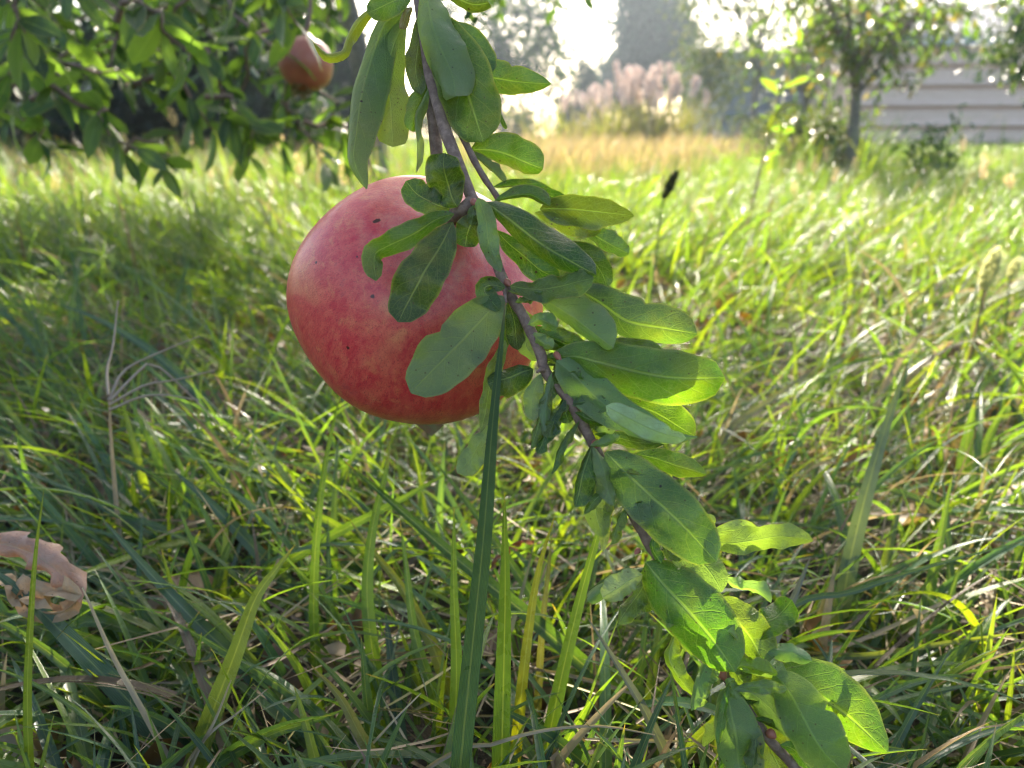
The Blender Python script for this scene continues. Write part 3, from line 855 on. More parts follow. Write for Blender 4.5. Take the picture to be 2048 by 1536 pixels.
def pomegranate(label, C, R, stem, crown, spots=(), stalk=None, seg=(56, 72), dull=None):
    root = tag(empty("pomegranate", C), label, "pomegranate")
    z = np.asarray(stem); x_ = nrm(np.cross(z, (.13, .2, .97))); y_ = np.cross(z, x_)
    Rm = np.stack([x_, y_, z], -1)
    nt_, nph = seg
    th = np.linspace(.0001, np.pi - .0001, nt_); ph = np.linspace(0, 2 * np.pi, nph, endpoint=False)
    T_, F_ = np.meshgrid(th, ph, indexing='ij')
    r = R * (1 + .012 * np.cos(6 * F_ + .6) * np.sin(T_) ** 2 * (T_ / np.pi) + .020 * np.cos(2 * F_ + 1) * np.sin(T_) + .012 * np.cos(5 * F_ + .3) * np.sin(T_) ** 3 + .015 * np.sin(4 * T_ + F_)
             + .012 * np.sin(3 * F_ + 2) * np.sin(T_) + .13 * np.exp(-(T_ / .15) ** 2) - .05 * np.exp(-((T_ - .42) / .22) ** 2) - .02 * np.exp(-((T_ - 2.85) / .3) ** 2))
    V = np.stack([r * np.sin(T_) * np.cos(F_), r * np.sin(T_) * np.sin(F_), r * np.cos(T_)], -1).reshape(-1, 3)
    i = np.arange(nt_ - 1)[:, None] * nph; j = np.arange(nph)[None]; k = (j + 1) % nph
    Q = np.stack([i + j, i + nph + j, i + nph + k, i + k], -1).reshape(-1, 4)
    me = mesh("rind", V, Q, rind_material("rind", Rm, C, R, spots, dull))
    o = link("rind", me, root); o.matrix_parent_inverse = Matrix()
    o.matrix_local = Matrix(Rm.tolist()).to_4x4()
    # crown of the calyx: flared tube with pointed teeth
    cz = np.asarray(crown); cx = nrm(np.cross(cz, (.3, .1, .9))); cyv = np.cross(cz, cx)
    b = Buf(); ns, nr = 36, 7
    a = np.linspace(0, 2 * np.pi, ns, endpoint=False)
    tooth = np.abs(((a / (2 * np.pi) * 6) % 1) - .5) * 2
    VV = []
    for q in range(nr):
        s = q / (nr - 1)
        rad = R * (.24 - .05 * math.sin(s * 3.0) + .16 * s * s) * np.ones(ns)
        hgt = R * (.93 + .10 * s + .24 * s * s * tooth)
        VV.append((C + cz * hgt[:, None] + cx * (rad * np.cos(a))[:, None] + cyv * (rad * np.sin(a))[:, None]))
    i = np.arange(nr - 1)[:, None] * ns; j = np.arange(ns)[None]; k = (j + 1) % ns
    b.add(np.concatenate(VV), np.stack([i + j, i + k, i + ns + k, i + ns + j], -1).reshape(-1, 4)); b.make("calyx", M_calyx, root)
    if stalk is not None:
        b = Buf(); tube(b, spline(stalk, 9), np.linspace(.0030, .0024, 9), 8, None, .05); b.make("stalk", M_twig, root)
    return root
STEM = cdir(.30, .45, .84)
spots = [(hit(754, 438), .0011), (hit(741, 592), .0008), (hit(690, 699), .0007), (hit(633, 525), .0006), (hit(748, 441), .0008), (hit(820, 402), .0008), (hit(652, 430), .0008), (hit(712, 512), .0004)]
pomegranate("large red pomegranate with dark specks hanging in the centre behind leaves", FC, FR, STEM, cdir(.03, -.665, -.75), spots,
            [FC + STEM * FR * 1.10, P(925, 420, .2385), P(944, 404, .2385)])
C2 = PY(612, 128, 1.05)
pomegranate("blurred orange pomegranate hanging further back in the upper left foliage", C2, .034, cdir(.1, .9, .1), cdir(-.1, -.95, .2), [], [C2 + (0, 0, .034), C2 + (.01, 0, .06), C2 + (.015, .02, .16)], (28, 40), (.36, .15, .07))

# ------------------------------------------------------------------ hero branch
hb = tag(empty("pomegranate_branch", P(880, 200, .25)), "leafy brown branch hanging across the picture in front of the red pomegranate", "branch")
def br(pts, r0, r1, n=26, sides=9, name="stem"):
    b = Buf(); tube(b, spline(pts, n), np.linspace(r0, r1, n) * (1 + .05 * np.sin(np.arange(n) * 2.1)), sides, None, .04)
    return b.make(name, M_twig, hb)
main = [HERO_TOP, P(800, -420, .32), P(838, 0, .262), P(868, 190, .250), P(905, 300, .243), P(943, 395, .239)]
br(main, .0032, .0019, 30)
br([P(943, 393, .239), P(968, 450, .238), P(992, 520, .237), P(1012, 575, .236), P(1045, 630, .235), P(1078, 700, .234), P(1090, 742, .234), P(1130, 790, .234), P(1160, 840, .235),
    P(1186, 888, .235), P(1225, 960, .236), P(1262, 1022, .236), P(1305, 1100, .237), P(1340, 1150, .239), P(1400, 1250, .241), P(1445, 1340, .242), P(1485, 1405, .242), P(1535, 1475, .242), P(1600, 1545, .243), P(1660, 1610, .245)], .0017, .0016, 80)
br([P(846, 60, .266), P(862, 190, .256), P(872, 300, .254), P(880, 340, .256)], .0024, .0020, 12, name="side_shoot")
br([P(905, 230, .250), P(938, 300, .246), P(965, 350, .245), P(1000, 402, .246)], .0012, .0010, 14, name="side_shoot")
br([P(1090, 742, .234), P(1082, 738, .231), P(1074, 745, .229)], .0013, .0004, 5, 6, "thorn")
br([P(1012, 575, .236), P(1010, 588, .232), P(1013, 606, .230)], .0011, .0003, 5, 6, "thorn")
m = NT("bud_skin"); M_bud = m.done(m.pr((.36, .12, .075), .5))
def bud(p, q, r):
    b = Buf(); tube(b, spline([p, (p + q) / 2, q], 6), np.array((.6, 1, 1.05, .9, .6, .2)) * r, 8); b.make("bud", M_bud, hb)
bud(P(944, 400, .236), P(956, 412, .234), .0011)
bud(P(1186, 890, .233), P(1200, 882, .231), .0013)
bud(P(1110, 705, .233), P(1122, 722, .231), .0010)
bud(P(1012, 560, .235), P(1020, 572, .232), .0010)
bud(P(1535, 1462, .240), P(1552, 1476, .238), .0016)
bud(P(1278, 1098, .236), P(1270, 1108, .234), .0009)
bud(P(1440, 1340, .240), P(1452, 1362, .238), .0014)

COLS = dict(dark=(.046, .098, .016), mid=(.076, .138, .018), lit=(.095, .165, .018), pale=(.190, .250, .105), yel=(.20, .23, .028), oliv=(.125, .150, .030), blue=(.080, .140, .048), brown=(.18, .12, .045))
NU, NV = 22, 11
def leaf(pts, wpx, d0, d1=None, col='mid', roll=0, fold=12, rip=.12, side=1, tip=.5, base=.8, wl=1., wr=1., twist=0, curl=0., freq=2.3, dm=0., label=None):
    """one leaf: midrib through photo pixels with depth d0 to d1, true width wpx at that depth"""
    d1 = d0 if d1 is None else d1
    k = len(pts)
    p3 = []
    for i, p in enumerate(pts):
        t = i / (k - 1)
        p3.append(P(p[0], p[1], d0 + (d1 - d0) * t + dm * math.sin(t * math.pi)))
    mid = spline(p3, NU)
    t = np.linspace(0, 1, NU)
    tg = nrm(np.gradient(mid, axis=0))
    n0 = CAM - mid; n0 = nrm(n0 - (n0 * tg).sum(-1, keepdims=True) * tg)
    s0 = np.cross(tg, n0)
    a = np.radians(roll + twist * (t - .5))[:, None]
    n_ = n0 * np.cos(a) + s0 * np.sin(a); s_ = s0 * np.cos(a) - n0 * np.sin(a)
    pr_ = t ** base * (1 - t) ** tip; pr_ /= pr_.max()
    pr_ = np.maximum(pr_, .035)
    hw = wpx * .5 / F * (d0 + d1) * .5
    ph = rng.random(4) * 6.28
    V = np.zeros((NU, NV, 3)); vv = np.linspace(-1, 1, NV)
    rip = rip * 1.45; wpx = wpx * 1.03; tip = max(tip * 1.5, .60); base = base * 1.35
    fos = (R_(fold * random.uniform(.4, 2.4)), R_(fold * random.uniform(.9, 2.4)))
    if random.random() < .5: fos = fos[::-1]
    nib = [(random.uniform(.3, .92), random.uniform(.02, .06), random.choice((-1, 1)), random.uniform(.12, .28)) for _ in range(random.choice((0, 0, 0, 0, 1, 1)))]
    ecurl = random.choice((0, .35, -.4, .7)) if curl == 0 else 0
    wl *= random.uniform(.88, 1.1); wr *= random.uniform(.88, 1.1)
    mid = mid + n_ * (hw * .22 * np.sin(t * random.uniform(4, 8) + ph[3]) * np.sin(t * 3.14))[:, None]
    for j, v in enumerate(vv):
        k_ = wl if v < 0 else wr
        av = abs(v)
        jag = 1 + .022 * np.sin(t * 17 + ph[0] + (2 if v < 0 else 0)) * av + .018 * np.sin(t * 31 + ph[1] * (1 if v > 0 else 2)) * av
        wdt = hw * pr_ * k_ * jag
        for tc_, ws_, sg_, dp_ in nib:
            if sg_ * v > 0: wdt = wdt * (1 - dp_ * np.exp(-((t - tc_) / ws_) ** 2) * av)
        f_ = fos[0 if v < 0 else 1] + (curl + ecurl * (1 if v > 0 else .3)) * av
        ripp = rip * hw * pr_ * av ** 1.6 * (np.sin(t * 6.283 * freq + ph[2] + (1.9 if v < 0 else 0)) + .45 * np.sin(t * 6.283 * freq * 2.3 + ph[3]))
        V[:, j] = mid + s_ * (np.sign(v) * wdt * av * np.cos(f_))[:, None] + n_ * (-(wdt * av * np.sin(f_)) + ripp)[:, None]
    U = np.stack(np.broadcast_arrays((vv[None] + 1) * .5, t[:, None]), -1).reshape(-1, 2)
    Q = grid_quads(NU, NV)
    # top side faces the camera when side = 1
    fn = np.cross(V[1, 1] - V[0, 0], V[1, 0] - V[0, 1])
    tow = n_[5] * side
    mid_n = np.cross(V[6, 5] - V[5, 5], V[5, 6] - V[5, 5])
    q_n = np.cross(V[5, 6] - V[5, 5], V[6, 6] - V[5, 5])
    if (q_n @ tow) < 0: Q = Q[:, ::-1]
    c = COLS[col] if isinstance(col, str) else col
    c = tuple(x * random.uniform(.88, 1.12) for x in c)
    me = mesh("leaf", V, Q, M_leaf, U)
    o = link("leaf", me, hb, c)
    if label: o['label'] = label
    return o

# --- curled leaf ends turned underside out, a bright glint painted in as pale colour
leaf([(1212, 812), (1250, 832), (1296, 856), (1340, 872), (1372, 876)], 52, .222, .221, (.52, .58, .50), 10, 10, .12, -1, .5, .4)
leaf([(1285, 1150), (1262, 1160), (1236, 1176), (1205, 1196)], 58, .231, .230, (.36, .42, .27), -10, 12, .25, -1, .4, .5)
# --- upper leaves
leaf([(822, 14), (770, 46), (738, 132), (724, 190), (714, 264), (709, 322), (733, 378)], 104, .262, .238, 'mid', 8, 10, .10, -1, .75, .6)
leaf([(812, 36), (784, 100), (777, 164), (783, 215), (786, 294)], 84, .262, .252, 'yel', -8, 8, .10, -1, .36, .7)
leaf([(790, 10), (735, 28), (698, 72), (687, 104), (657, 113), (626, 84)], 34, .262, .258, 'yel', 20, 20, .25, 1, .5, .5)
leaf([(826, -12), (790, 2), (735, 26)], 52, .260, .25, 'mid', 10, 8, .1, 1, .5)
leaf([(824, 14), (812, 30), (804, 58)], 24, .258, .254, 'brown', 0, 10, .1, 1, .4, .5)
leaf([(850, -40), (858, 20), (868, 66), (888, 112), (905, 150), (912, 192)], 118, .246, .236, 'pale', -6, 8, .12, -1, .42, .6)
leaf([(880, 30), (905, 100), (925, 150), (945, 220), (966, 284)], 122, .249, .242, 'mid', 6, 12, .10, 1, .42, .6)
leaf([(890, 40), (920, 70), (955, 110), (975, 150)], 70, .255, .252, 'blue', -10, 10, .1, 1, .5)
leaf([(915, 132), (960, 150), (1020, 162), (1102, 168)], 78, .257, .252, 'blue', 5, 10, .08, 1, .75, .6)
leaf([(862, -30), (900, -12), (945, 8), (978, 6)], 66, .258, .25, 'dark', 10, 10, .1, 1, .4)
leaf([(868, 150), (848, 200), (830, 240), (836, 296), (832, 346)], 32, .250, .246, 'pale', 25, 20, .3, 1, .6, .5)
leaf([(872, 140), (855, 185), (835, 230), (822, 262)], 58, .254, .250, 'mid', -20, 12, .12, 1, .5)
leaf([(866, 90), (880, 150), (905, 205), (915, 240)], 70, .252, .247, 'mid', 20, 10, .1, -1, .5)
leaf([(846, 20), (836, 80), (832, 140), (842, 190)], 46, .258, .252, 'oliv', 15, 12, .15, 1, .5)
leaf([(1000, 226), (1006, 244), (1013, 258)], 10, .26, .258, 'dark', 0, 10, .1, 1, .5)
# around the first node
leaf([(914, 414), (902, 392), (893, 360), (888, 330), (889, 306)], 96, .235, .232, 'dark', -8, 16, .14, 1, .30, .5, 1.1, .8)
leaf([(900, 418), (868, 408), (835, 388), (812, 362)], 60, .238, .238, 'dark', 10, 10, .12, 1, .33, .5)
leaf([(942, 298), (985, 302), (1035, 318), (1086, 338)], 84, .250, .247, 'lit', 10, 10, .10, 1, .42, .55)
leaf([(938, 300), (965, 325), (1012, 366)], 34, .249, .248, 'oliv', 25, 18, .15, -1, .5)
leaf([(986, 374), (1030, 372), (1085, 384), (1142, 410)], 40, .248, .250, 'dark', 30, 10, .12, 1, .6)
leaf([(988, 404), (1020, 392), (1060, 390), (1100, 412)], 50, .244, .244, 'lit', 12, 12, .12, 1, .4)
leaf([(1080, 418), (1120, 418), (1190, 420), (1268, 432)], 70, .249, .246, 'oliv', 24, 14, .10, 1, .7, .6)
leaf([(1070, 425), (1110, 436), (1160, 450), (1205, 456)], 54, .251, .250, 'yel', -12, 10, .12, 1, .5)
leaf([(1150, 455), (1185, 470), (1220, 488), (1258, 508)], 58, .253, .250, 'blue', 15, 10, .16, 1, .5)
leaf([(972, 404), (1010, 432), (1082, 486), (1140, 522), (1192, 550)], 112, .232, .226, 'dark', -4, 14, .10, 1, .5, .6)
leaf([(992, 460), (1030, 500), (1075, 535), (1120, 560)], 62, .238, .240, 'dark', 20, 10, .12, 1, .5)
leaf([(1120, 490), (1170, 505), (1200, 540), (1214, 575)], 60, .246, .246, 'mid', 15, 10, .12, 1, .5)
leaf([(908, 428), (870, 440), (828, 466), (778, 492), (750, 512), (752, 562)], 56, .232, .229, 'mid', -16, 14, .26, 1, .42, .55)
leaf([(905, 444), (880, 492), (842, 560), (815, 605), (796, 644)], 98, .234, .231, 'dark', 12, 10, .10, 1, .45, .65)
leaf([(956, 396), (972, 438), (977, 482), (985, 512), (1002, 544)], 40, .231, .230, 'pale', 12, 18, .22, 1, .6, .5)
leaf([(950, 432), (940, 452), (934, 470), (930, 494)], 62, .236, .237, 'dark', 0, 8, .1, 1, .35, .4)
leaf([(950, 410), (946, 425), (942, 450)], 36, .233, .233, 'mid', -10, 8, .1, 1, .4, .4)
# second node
leaf([(1020, 572), (1060, 576), (1120, 572), (1188, 556)], 62, .231, .226, 'lit', -24, 12, .22, 1, .34, .55)
leaf([(1016, 582), (1045, 592), (1088, 602)], 34, .232, .230, 'dark', 20, 15, .2, 1, .6)
leaf([(1010, 576), (982, 570), (968, 582), (1000, 622)], 40, .231, .230, 'mid', 10, 10, .2, 1, .5, .6)
leaf([(1006, 592), (975, 625), (930, 672), (880, 725), (822, 786)], 112, .231, .227, (.105, .165, .065), 8, 12, .13, -1, .48, .60)
leaf([(1070, 580), (1100, 606), (1145, 636), (1190, 668), (1226, 696)], 104, .236, .228, 'pale', 5, 10, .14, -1, .42, .55)
leaf([(1150, 575), (1200, 605), (1255, 640), (1320, 656), (1394, 668)], 118, .243, .236, 'blue', 8, 10, .08, 1, .40, .55)
leaf([(1060, 655), (1095, 672), (1135, 692), (1176, 718)], 62, .238, .238, 'dark', 12, 12, .12, 1, .5)
leaf([(1040, 610), (1055, 650), (1052, 690), (1075, 722)], 44, .240, .240, 'pale', 20, 15, .2, -1, .5)
leaf([(1015, 600), (1030, 650), (1035, 700)], 46, .238, .238, 'dark', -20, 10, .12, 1, .5)
leaf([(1005, 606), (1002, 660), (1008, 700)], 36, .240, .241, 'mid', 20, 10, .12, 1, .5)
# third node
leaf([(1100, 715), (1150, 712), (1195, 722), (1310, 750), (1380, 757), (1450, 756)], 122, .234, .228, 'lit', 6, 10, .11, 1, .36, .62)
leaf([(1180, 690), (1230, 694), (1290, 702), (1330, 716)], 44, .240, .238, 'oliv', 15, 12, .14, 1, .5)
leaf([(1066, 738), (1035, 748), (1005, 758), (976, 768)], 84, .236, .234, 'dark', 10, 10, .10, 1, .34, .5)
leaf([(1010, 680), (990, 740), (975, 800), (961, 866)], 34, .237, .240, 'oliv', 30, 14, .2, 1, .6, .5)
leaf([(978, 850), (965, 880), (942, 915), (914, 946)], 54, .240, .242, 'pale', 20, 12, .18, -1, .5)
leaf([(1082, 748), (1070, 775), (1062, 805), (1066, 842)], 46, .233, .231, 'pale', 15, 14, .2, -1, .6)
leaf([(1098, 752), (1092, 795), (1078, 840), (1062, 898)], 46, .232, .230, 'mid', 28, 18, .26, 1, .6)
leaf([(1104, 745), (1100, 780), (1090, 835), (1094, 880)], 34, .231, .230, 'pale', -30, 18, .26, -1, .6)
leaf([(1110, 736), (1108, 760), (1100, 800)], 30, .233, .232, 'lit', 20, 20, .2, 1, .5)
leaf([(1112, 722), (1150, 752), (1193, 794), (1225, 820), (1268, 842), (1334, 874), (1394, 874)], 104, .230, .224, 'pale', -10, 22, .14, -1, 1.0, .42, 1.1, .9)
leaf([(1140, 790), (1170, 800), (1195, 830), (1222, 872)], 60, .234, .233, 'pale', 25, 10, .18, -1, .5)
leaf([(1235, 800), (1280, 815), (1335, 840), (1390, 872)], 84, .238, .236, 'lit', 14, 10, .10, 1, .6)
leaf([(1190, 868), (1240, 876), (1290, 886), (1335, 884)], 34, .234, .233, 'mid', 20, 12, .16, 1, .6)
leaf([(1128, 800), (1130, 822), (1138, 846)], 36, .236, .236, 'mid', 0, 10, .15, 1, .4)
# fourth node
leaf([(1184, 890), (1172, 930), (1160, 975), (1150, 1014)], 66, .232, .229, 'dark', 12, 14, .12, 1, .4, .5)
leaf([(1186, 892), (1200, 920), (1212, 962), (1228, 1012)], 52, .231, .229, 'pale', -20, 16, .22, -1, .55)
leaf([(1180, 892), (1205, 888), (1225, 882), (1240, 872)], 34, .230, .226, 'pale', 15, 12, .2, -1, .6)
leaf([(1196, 928), (1190, 980), (1192, 1030), (1208, 1076)], 72, .237, .236, 'yel', 10, 14, .14, -1, .6, .5)
leaf([(1212, 904), (1245, 938), (1300, 990), (1365, 1050), (1432, 1124)], 118, .231, .226, 'blue', 0, 10, .09, 1, .42, .50)
leaf([(1270, 908), (1320, 920), (1365, 934), (1413, 950)], 54, .238, .234, 'lit', 14, 12, .12, 1, .7)
leaf([(1408, 1075), (1414, 1055), (1420, 1028)], 32, .232, .230, 'pale', 10, 10, .15, 1, .4, .5)
# fifth node
leaf([(1418, 1082), (1460, 1088), (1505, 1082), (1550, 1072), (1590, 1074), (1626, 1082)], 56, .236, .230, 'yel', 16, 16, .32, -1, .5, .5)
leaf([(1420, 1070), (1455, 1062), (1490, 1062), (1520, 1082)], 44, .240, .240, 'pale', 10, 10, .2, 1, .5)
leaf([(1322, 1082), (1360, 1098), (1410, 1130), (1444, 1184)], 74, .236, .233, 'yel', -14, 14, .14, -1, .5, .6)
leaf([(1312, 1064), (1305, 1085), (1308, 1105), (1322, 1126)], 34, .233, .232, 'dark', 15, 15, .2, 1, .4)
leaf([(1325, 1085), (1340, 1105), (1368, 1112)], 30, .233, .231, 'mid', -20, 12, .2, 1, .4)
leaf([(1292, 1124), (1330, 1172), (1382, 1230), (1430, 1285), (1470, 1344)], 146, .232, .227, 'lit', -4, 10, .08, 1, .44, .56)
leaf([(1440, 1195), (1470, 1235), (1500, 1275), (1530, 1332)], 104, .238, .234, 'oliv', 6, 14, .15, 1, .36, .55)
leaf([(1296, 1138), (1265, 1150), (1225, 1172), (1174, 1202)], 66, .235, .233, 'pale', -12, 14, .22, -1, .34, .5)
leaf([(1300, 1145), (1285, 1175), (1262, 1205), (1236, 1248)], 60, .238, .238, 'oliv', 20, 10, .18, 1, .6)
leaf([(1312, 1150), (1300, 1190), (1290, 1225)], 50, .240, .240, 'dark', -15, 10, .15, 1, .5)
leaf([(1350, 1270), (1338, 1310), (1352, 1345), (1388, 1394)], 56, .238, .236, 'yel', 14, 16, .2, 1, .42, .4)
leaf([(1440, 1150), (1475, 1172), (1512, 1178), (1542, 1206)], 40, .238, .236, 'pale', 22, 18, .4, -1, .5)
leaf([(1500, 1270), (1525, 1252), (1558, 1228), (1584, 1200)], 72, .240, .237, 'mid', -12, 14, .16, 1, .36, .5)
# lower end
leaf([(1510, 1310), (1550, 1304), (1590, 1306), (1624, 1322)], 48, .236, .233, 'pale', -14, 14, .24, -1, .45)
leaf([(1460, 1330), (1495, 1340), (1530, 1344), (1575, 1346)], 64, .236, .234, 'pale', 14, 12, .2, 1, .4)
leaf([(1440, 1300), (1465, 1335), (1480, 1360), (1500, 1372)], 70, .239, .237, 'oliv', 10, 12, .2, 1, .4)
leaf([(1548, 1336), (1590, 1362), (1645, 1395), (1700, 1435), (1776, 1506)], 138, .240, .234, 'lit', 0, 8, .08, 1, .62, .50, label="green leaf with yellowing edge at the lower right end")
leaf([(1548, 1346), (1575, 1380), (1608, 1440), (1645, 1500), (1690, 1546)], 112, .234, .227, 'mid', 8, 10, .10, -1, .40, .55)
leaf([(1452, 1376), (1462, 1430), (1475, 1500), (1486, 1590)], 126, .235, .230, (.105, .165, .065), -5, 10, .10, -1, .42, .6)
leaf([(1470, 1372), (1510, 1390), (1545, 1425), (1584, 1475)], 60, .239, .238, 'pale', 20, 14, .16, -1, .6)
leaf([(1500, 1365), (1540, 1370), (1570, 1400), (1592, 1440)], 38, .238, .237, 'yel', 20, 14, .16, 1, .6)
leaf([(1480, 1385), (1520, 1430), (1540, 1490), (1570, 1560)], 80, .244, .243, 'yel', -14, 10, .12, 1, .5)
leaf([(1436, 1332), (1422, 1345), (1412, 1370)], 36, .234, .232, 'pale', 10, 12, .3, -1, .4, .4)
leaf([(1455, 1356), (1464, 1375), (1474, 1398)], 40, .234, .232, 'pale', -10, 12, .3, -1, .35, .4)
leaf([(1425, 1360), (1405, 1385), (1396, 1415)], 32, .238, .238, 'pale', 15, 12, .3, 1, .5)
leaf([(1560, 1490), (1590, 1500), (1620, 1545)], 40, .241, .240, 'mid', 15, 12, .2, 1, .5)
leaf([(1640, 1340), (1670, 1350), (1690, 1372)], 40, .242, .241, 'mid', 15, 12, .2, 1, .5)

# small dried and half hidden leaves that fill the branch
_axis = spline([(1012, 575), (1045, 630), (1078, 700), (1130, 790), (1186, 888), (1225, 960), (1262, 1022), (1305, 1100), (1400, 1250), (1445, 1340), (1485, 1405), (1540, 1480)], 60)
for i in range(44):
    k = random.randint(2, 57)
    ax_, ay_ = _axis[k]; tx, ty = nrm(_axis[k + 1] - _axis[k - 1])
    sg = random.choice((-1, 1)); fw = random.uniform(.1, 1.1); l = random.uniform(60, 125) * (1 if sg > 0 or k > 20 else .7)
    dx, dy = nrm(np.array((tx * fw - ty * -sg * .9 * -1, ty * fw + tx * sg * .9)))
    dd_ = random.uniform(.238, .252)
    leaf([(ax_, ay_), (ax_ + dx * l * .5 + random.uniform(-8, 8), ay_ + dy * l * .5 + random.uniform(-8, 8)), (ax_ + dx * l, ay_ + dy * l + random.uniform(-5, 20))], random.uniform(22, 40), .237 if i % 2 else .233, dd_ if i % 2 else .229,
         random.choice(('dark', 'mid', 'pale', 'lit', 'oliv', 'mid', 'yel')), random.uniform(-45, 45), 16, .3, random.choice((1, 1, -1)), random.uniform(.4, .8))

# ------------------------------------------------------------------ traced blades, straws, fallen leaves
def blade(pts, wpx, d0, d1, tint, roll=0, parent=None, name="wild_grass", fold=.35, mat=None, label=None, root=True, group=None, cat="grass", tipw=.03, n=26):
    """first point = base. Carries on down to the soil when its base is above it."""
    k = len(pts)
    p3 = [P(p[0], p[1], d0 + (d1 - d0) * i / (k - 1)) for i, p in enumerate(pts)]
    dm = (d0 + d1) * .5
    if root and p3[0][2] > .006:
        dr = nrm(p3[0] - p3[1]); dr[2] = min(dr[2], -.45)
        s = p3[0][2] / -dr[2]
        p3 = [np.array((p3[0][0] + dr[0] * s * .6, p3[0][1] + dr[1] * s * .6, -.003))] + p3
    mid = spline(p3, n)
    t = np.linspace(0, 1, n)
    tg = nrm(np.gradient(mid, axis=0))
    n0 = CAM - mid; n0 = nrm(n0 - (n0 * tg).sum(-1, keepdims=True) * tg); s0 = np.cross(tg, n0)
    a = np.radians(roll + 14 * np.sin(t * 3 + len(pts)))[:, None]
    n_ = n0 * np.cos(a) + s0 * np.sin(a); s_ = s0 * np.cos(a) - n0 * np.sin(a)
    pr_ = np.minimum(1, .7 + 1.2 * t) * np.clip(1 - t ** 2.4, 0, 1) ** .85 + tipw
    hw = (wpx * .5 / F * dm * pr_)[:, None]
    V = np.stack([mid - s_ * hw, mid - s_ * hw * .5 - n_ * hw * fold * .6, mid - n_ * hw * fold, mid + s_ * hw * .5 - n_ * hw * fold * .6, mid + s_ * hw], 1)
    U = np.stack(np.broadcast_arrays(np.linspace(0, 1, 5)[None], t[:, None]), -1).reshape(-1, 2)
    me = mesh(name, V, grid_quads(n, 5), mat or M_blade, U, np.array(tint))
    o = link(name, me, parent)
    if parent is None: tag(o, label, cat, group)
    return o
TEAL = (.045, .092, .046); GRN = (.055, .112, .036); BRT = (.066, .130, .034); BLU = (.095, .115, .110); YLW = (.20, .20, .03)

ct = tag(empty("grass_tuft", P(940, 1600, .30) * (1, 1, 0)), "tuft in the centre whose tallest blade crosses in front of the pomegranate", "grass tuft")
blade([(918, 1570), (945, 1300), (968, 1080), (986, 850), (1011, 604)], 45, .262, .214, (.046, .098, .052), 6, ct, "blade", mat=M_thick)
blade([(1000, 1570), (1006, 1350), (1010, 1180), (1009, 988)], 40, .275, .258, GRN, -6, ct, "blade")
blade([(905, 1540), (913, 1350), (908, 1180), (908, 1015)], 27, .300, .300, BRT, 8, ct, "blade")
blade([(1030, 1520), (1050, 1320), (1075, 1150), (1110, 1030)], 24, .305, .315, (.13, .16, .02), 5, ct, "blade")
tb = tag(empty("grass_tuft", P(1095, 1560, .34) * (1, 1, 0)), "bright tuft under the middle of the branch with a bent yellow tip", "grass tuft")
blade([(1088, 1530), (1120, 1370), (1160, 1200), (1200, 1050), (1215, 960)], 30, .300, .296, BRT, 6, tb, "blade")
blade([(1150, 1420), (1085, 1230), (960, 1040), (858, 908)], 20, .36, .40, GRN, 10, tb, "blade")
blade([(1075, 1420), (1085, 1250), (1098, 1130), (1104, 1060)], 16, .34, .35, YLW, 0, tb, "blade")
tl = tag(empty("grass_tuft", P(690, 1480, .36) * (1, 1, 0)), "tuft left of centre with upright sunlit blades below the pomegranate", "grass tuft")
blade([(640, 1400), (628, 1250), (632, 1090), (652, 920), (686, 766)], 20, .35, .35, BRT, 10, tl, "blade")
blade([(755, 1380), (735, 1200), (745, 1060), (775, 930), (778, 880)], 28, .34, .35, BRT, 6, tl, "blade")
blade([(870, 1400), (830, 1270), (812, 1130), (800, 1040)], 22, .33, .345, BRT, 6, tl, "blade")
blade([(880, 1330), (850, 1260), (800, 1170), (735, 1090), (700, 1040)], 26, .34, .36, (.12, .15, .03), 4, tl, "blade")
tr_ = tag(empty("grass_tuft", P(1800, 1450, .40) * (1, 1, 0)), "glowing yellow green tuft at the right below the pale upright blade", "grass tuft")
blade([(1785, 1470), (1830, 1310), (1872, 1120), (1905, 950)], 26, .38, .42, BRT, 5, tr_, "blade")
blade([(1750, 1440), (1800, 1370), (1880, 1240), (1925, 1120)], 26, .37, .40, BRT, 10, tr_, "blade")
blade([(1800, 1400), (1790, 1300), (1765, 1230), (1740, 1170)], 18, .40, .42, BRT, 10, tr_, "blade")
blade([(1820, 1480), (1840, 1380), (1900, 1260), (1990, 1150)], 18, .38, .40, GRN, 10, tr_, "blade")
t2 = tag(empty("grass_tuft", P(1920, 1000, .60) * (1, 1, 0)), "sunlit tuft at the right edge under the seed head", "grass tuft")
blade([(1930, 1050), (1925, 960), (1935, 880), (1950, 800)], 30, .55, .56, BRT, 5, t2, "blade")
blade([(1945, 1050), (1960, 940), (1985, 860), (2020, 800)], 22, .55, .56, BRT, 5, t2, "blade")
blade([(1915, 1050), (1890, 950), (1860, 880)], 22, .55, .57, GRN, 5, t2, "blade")

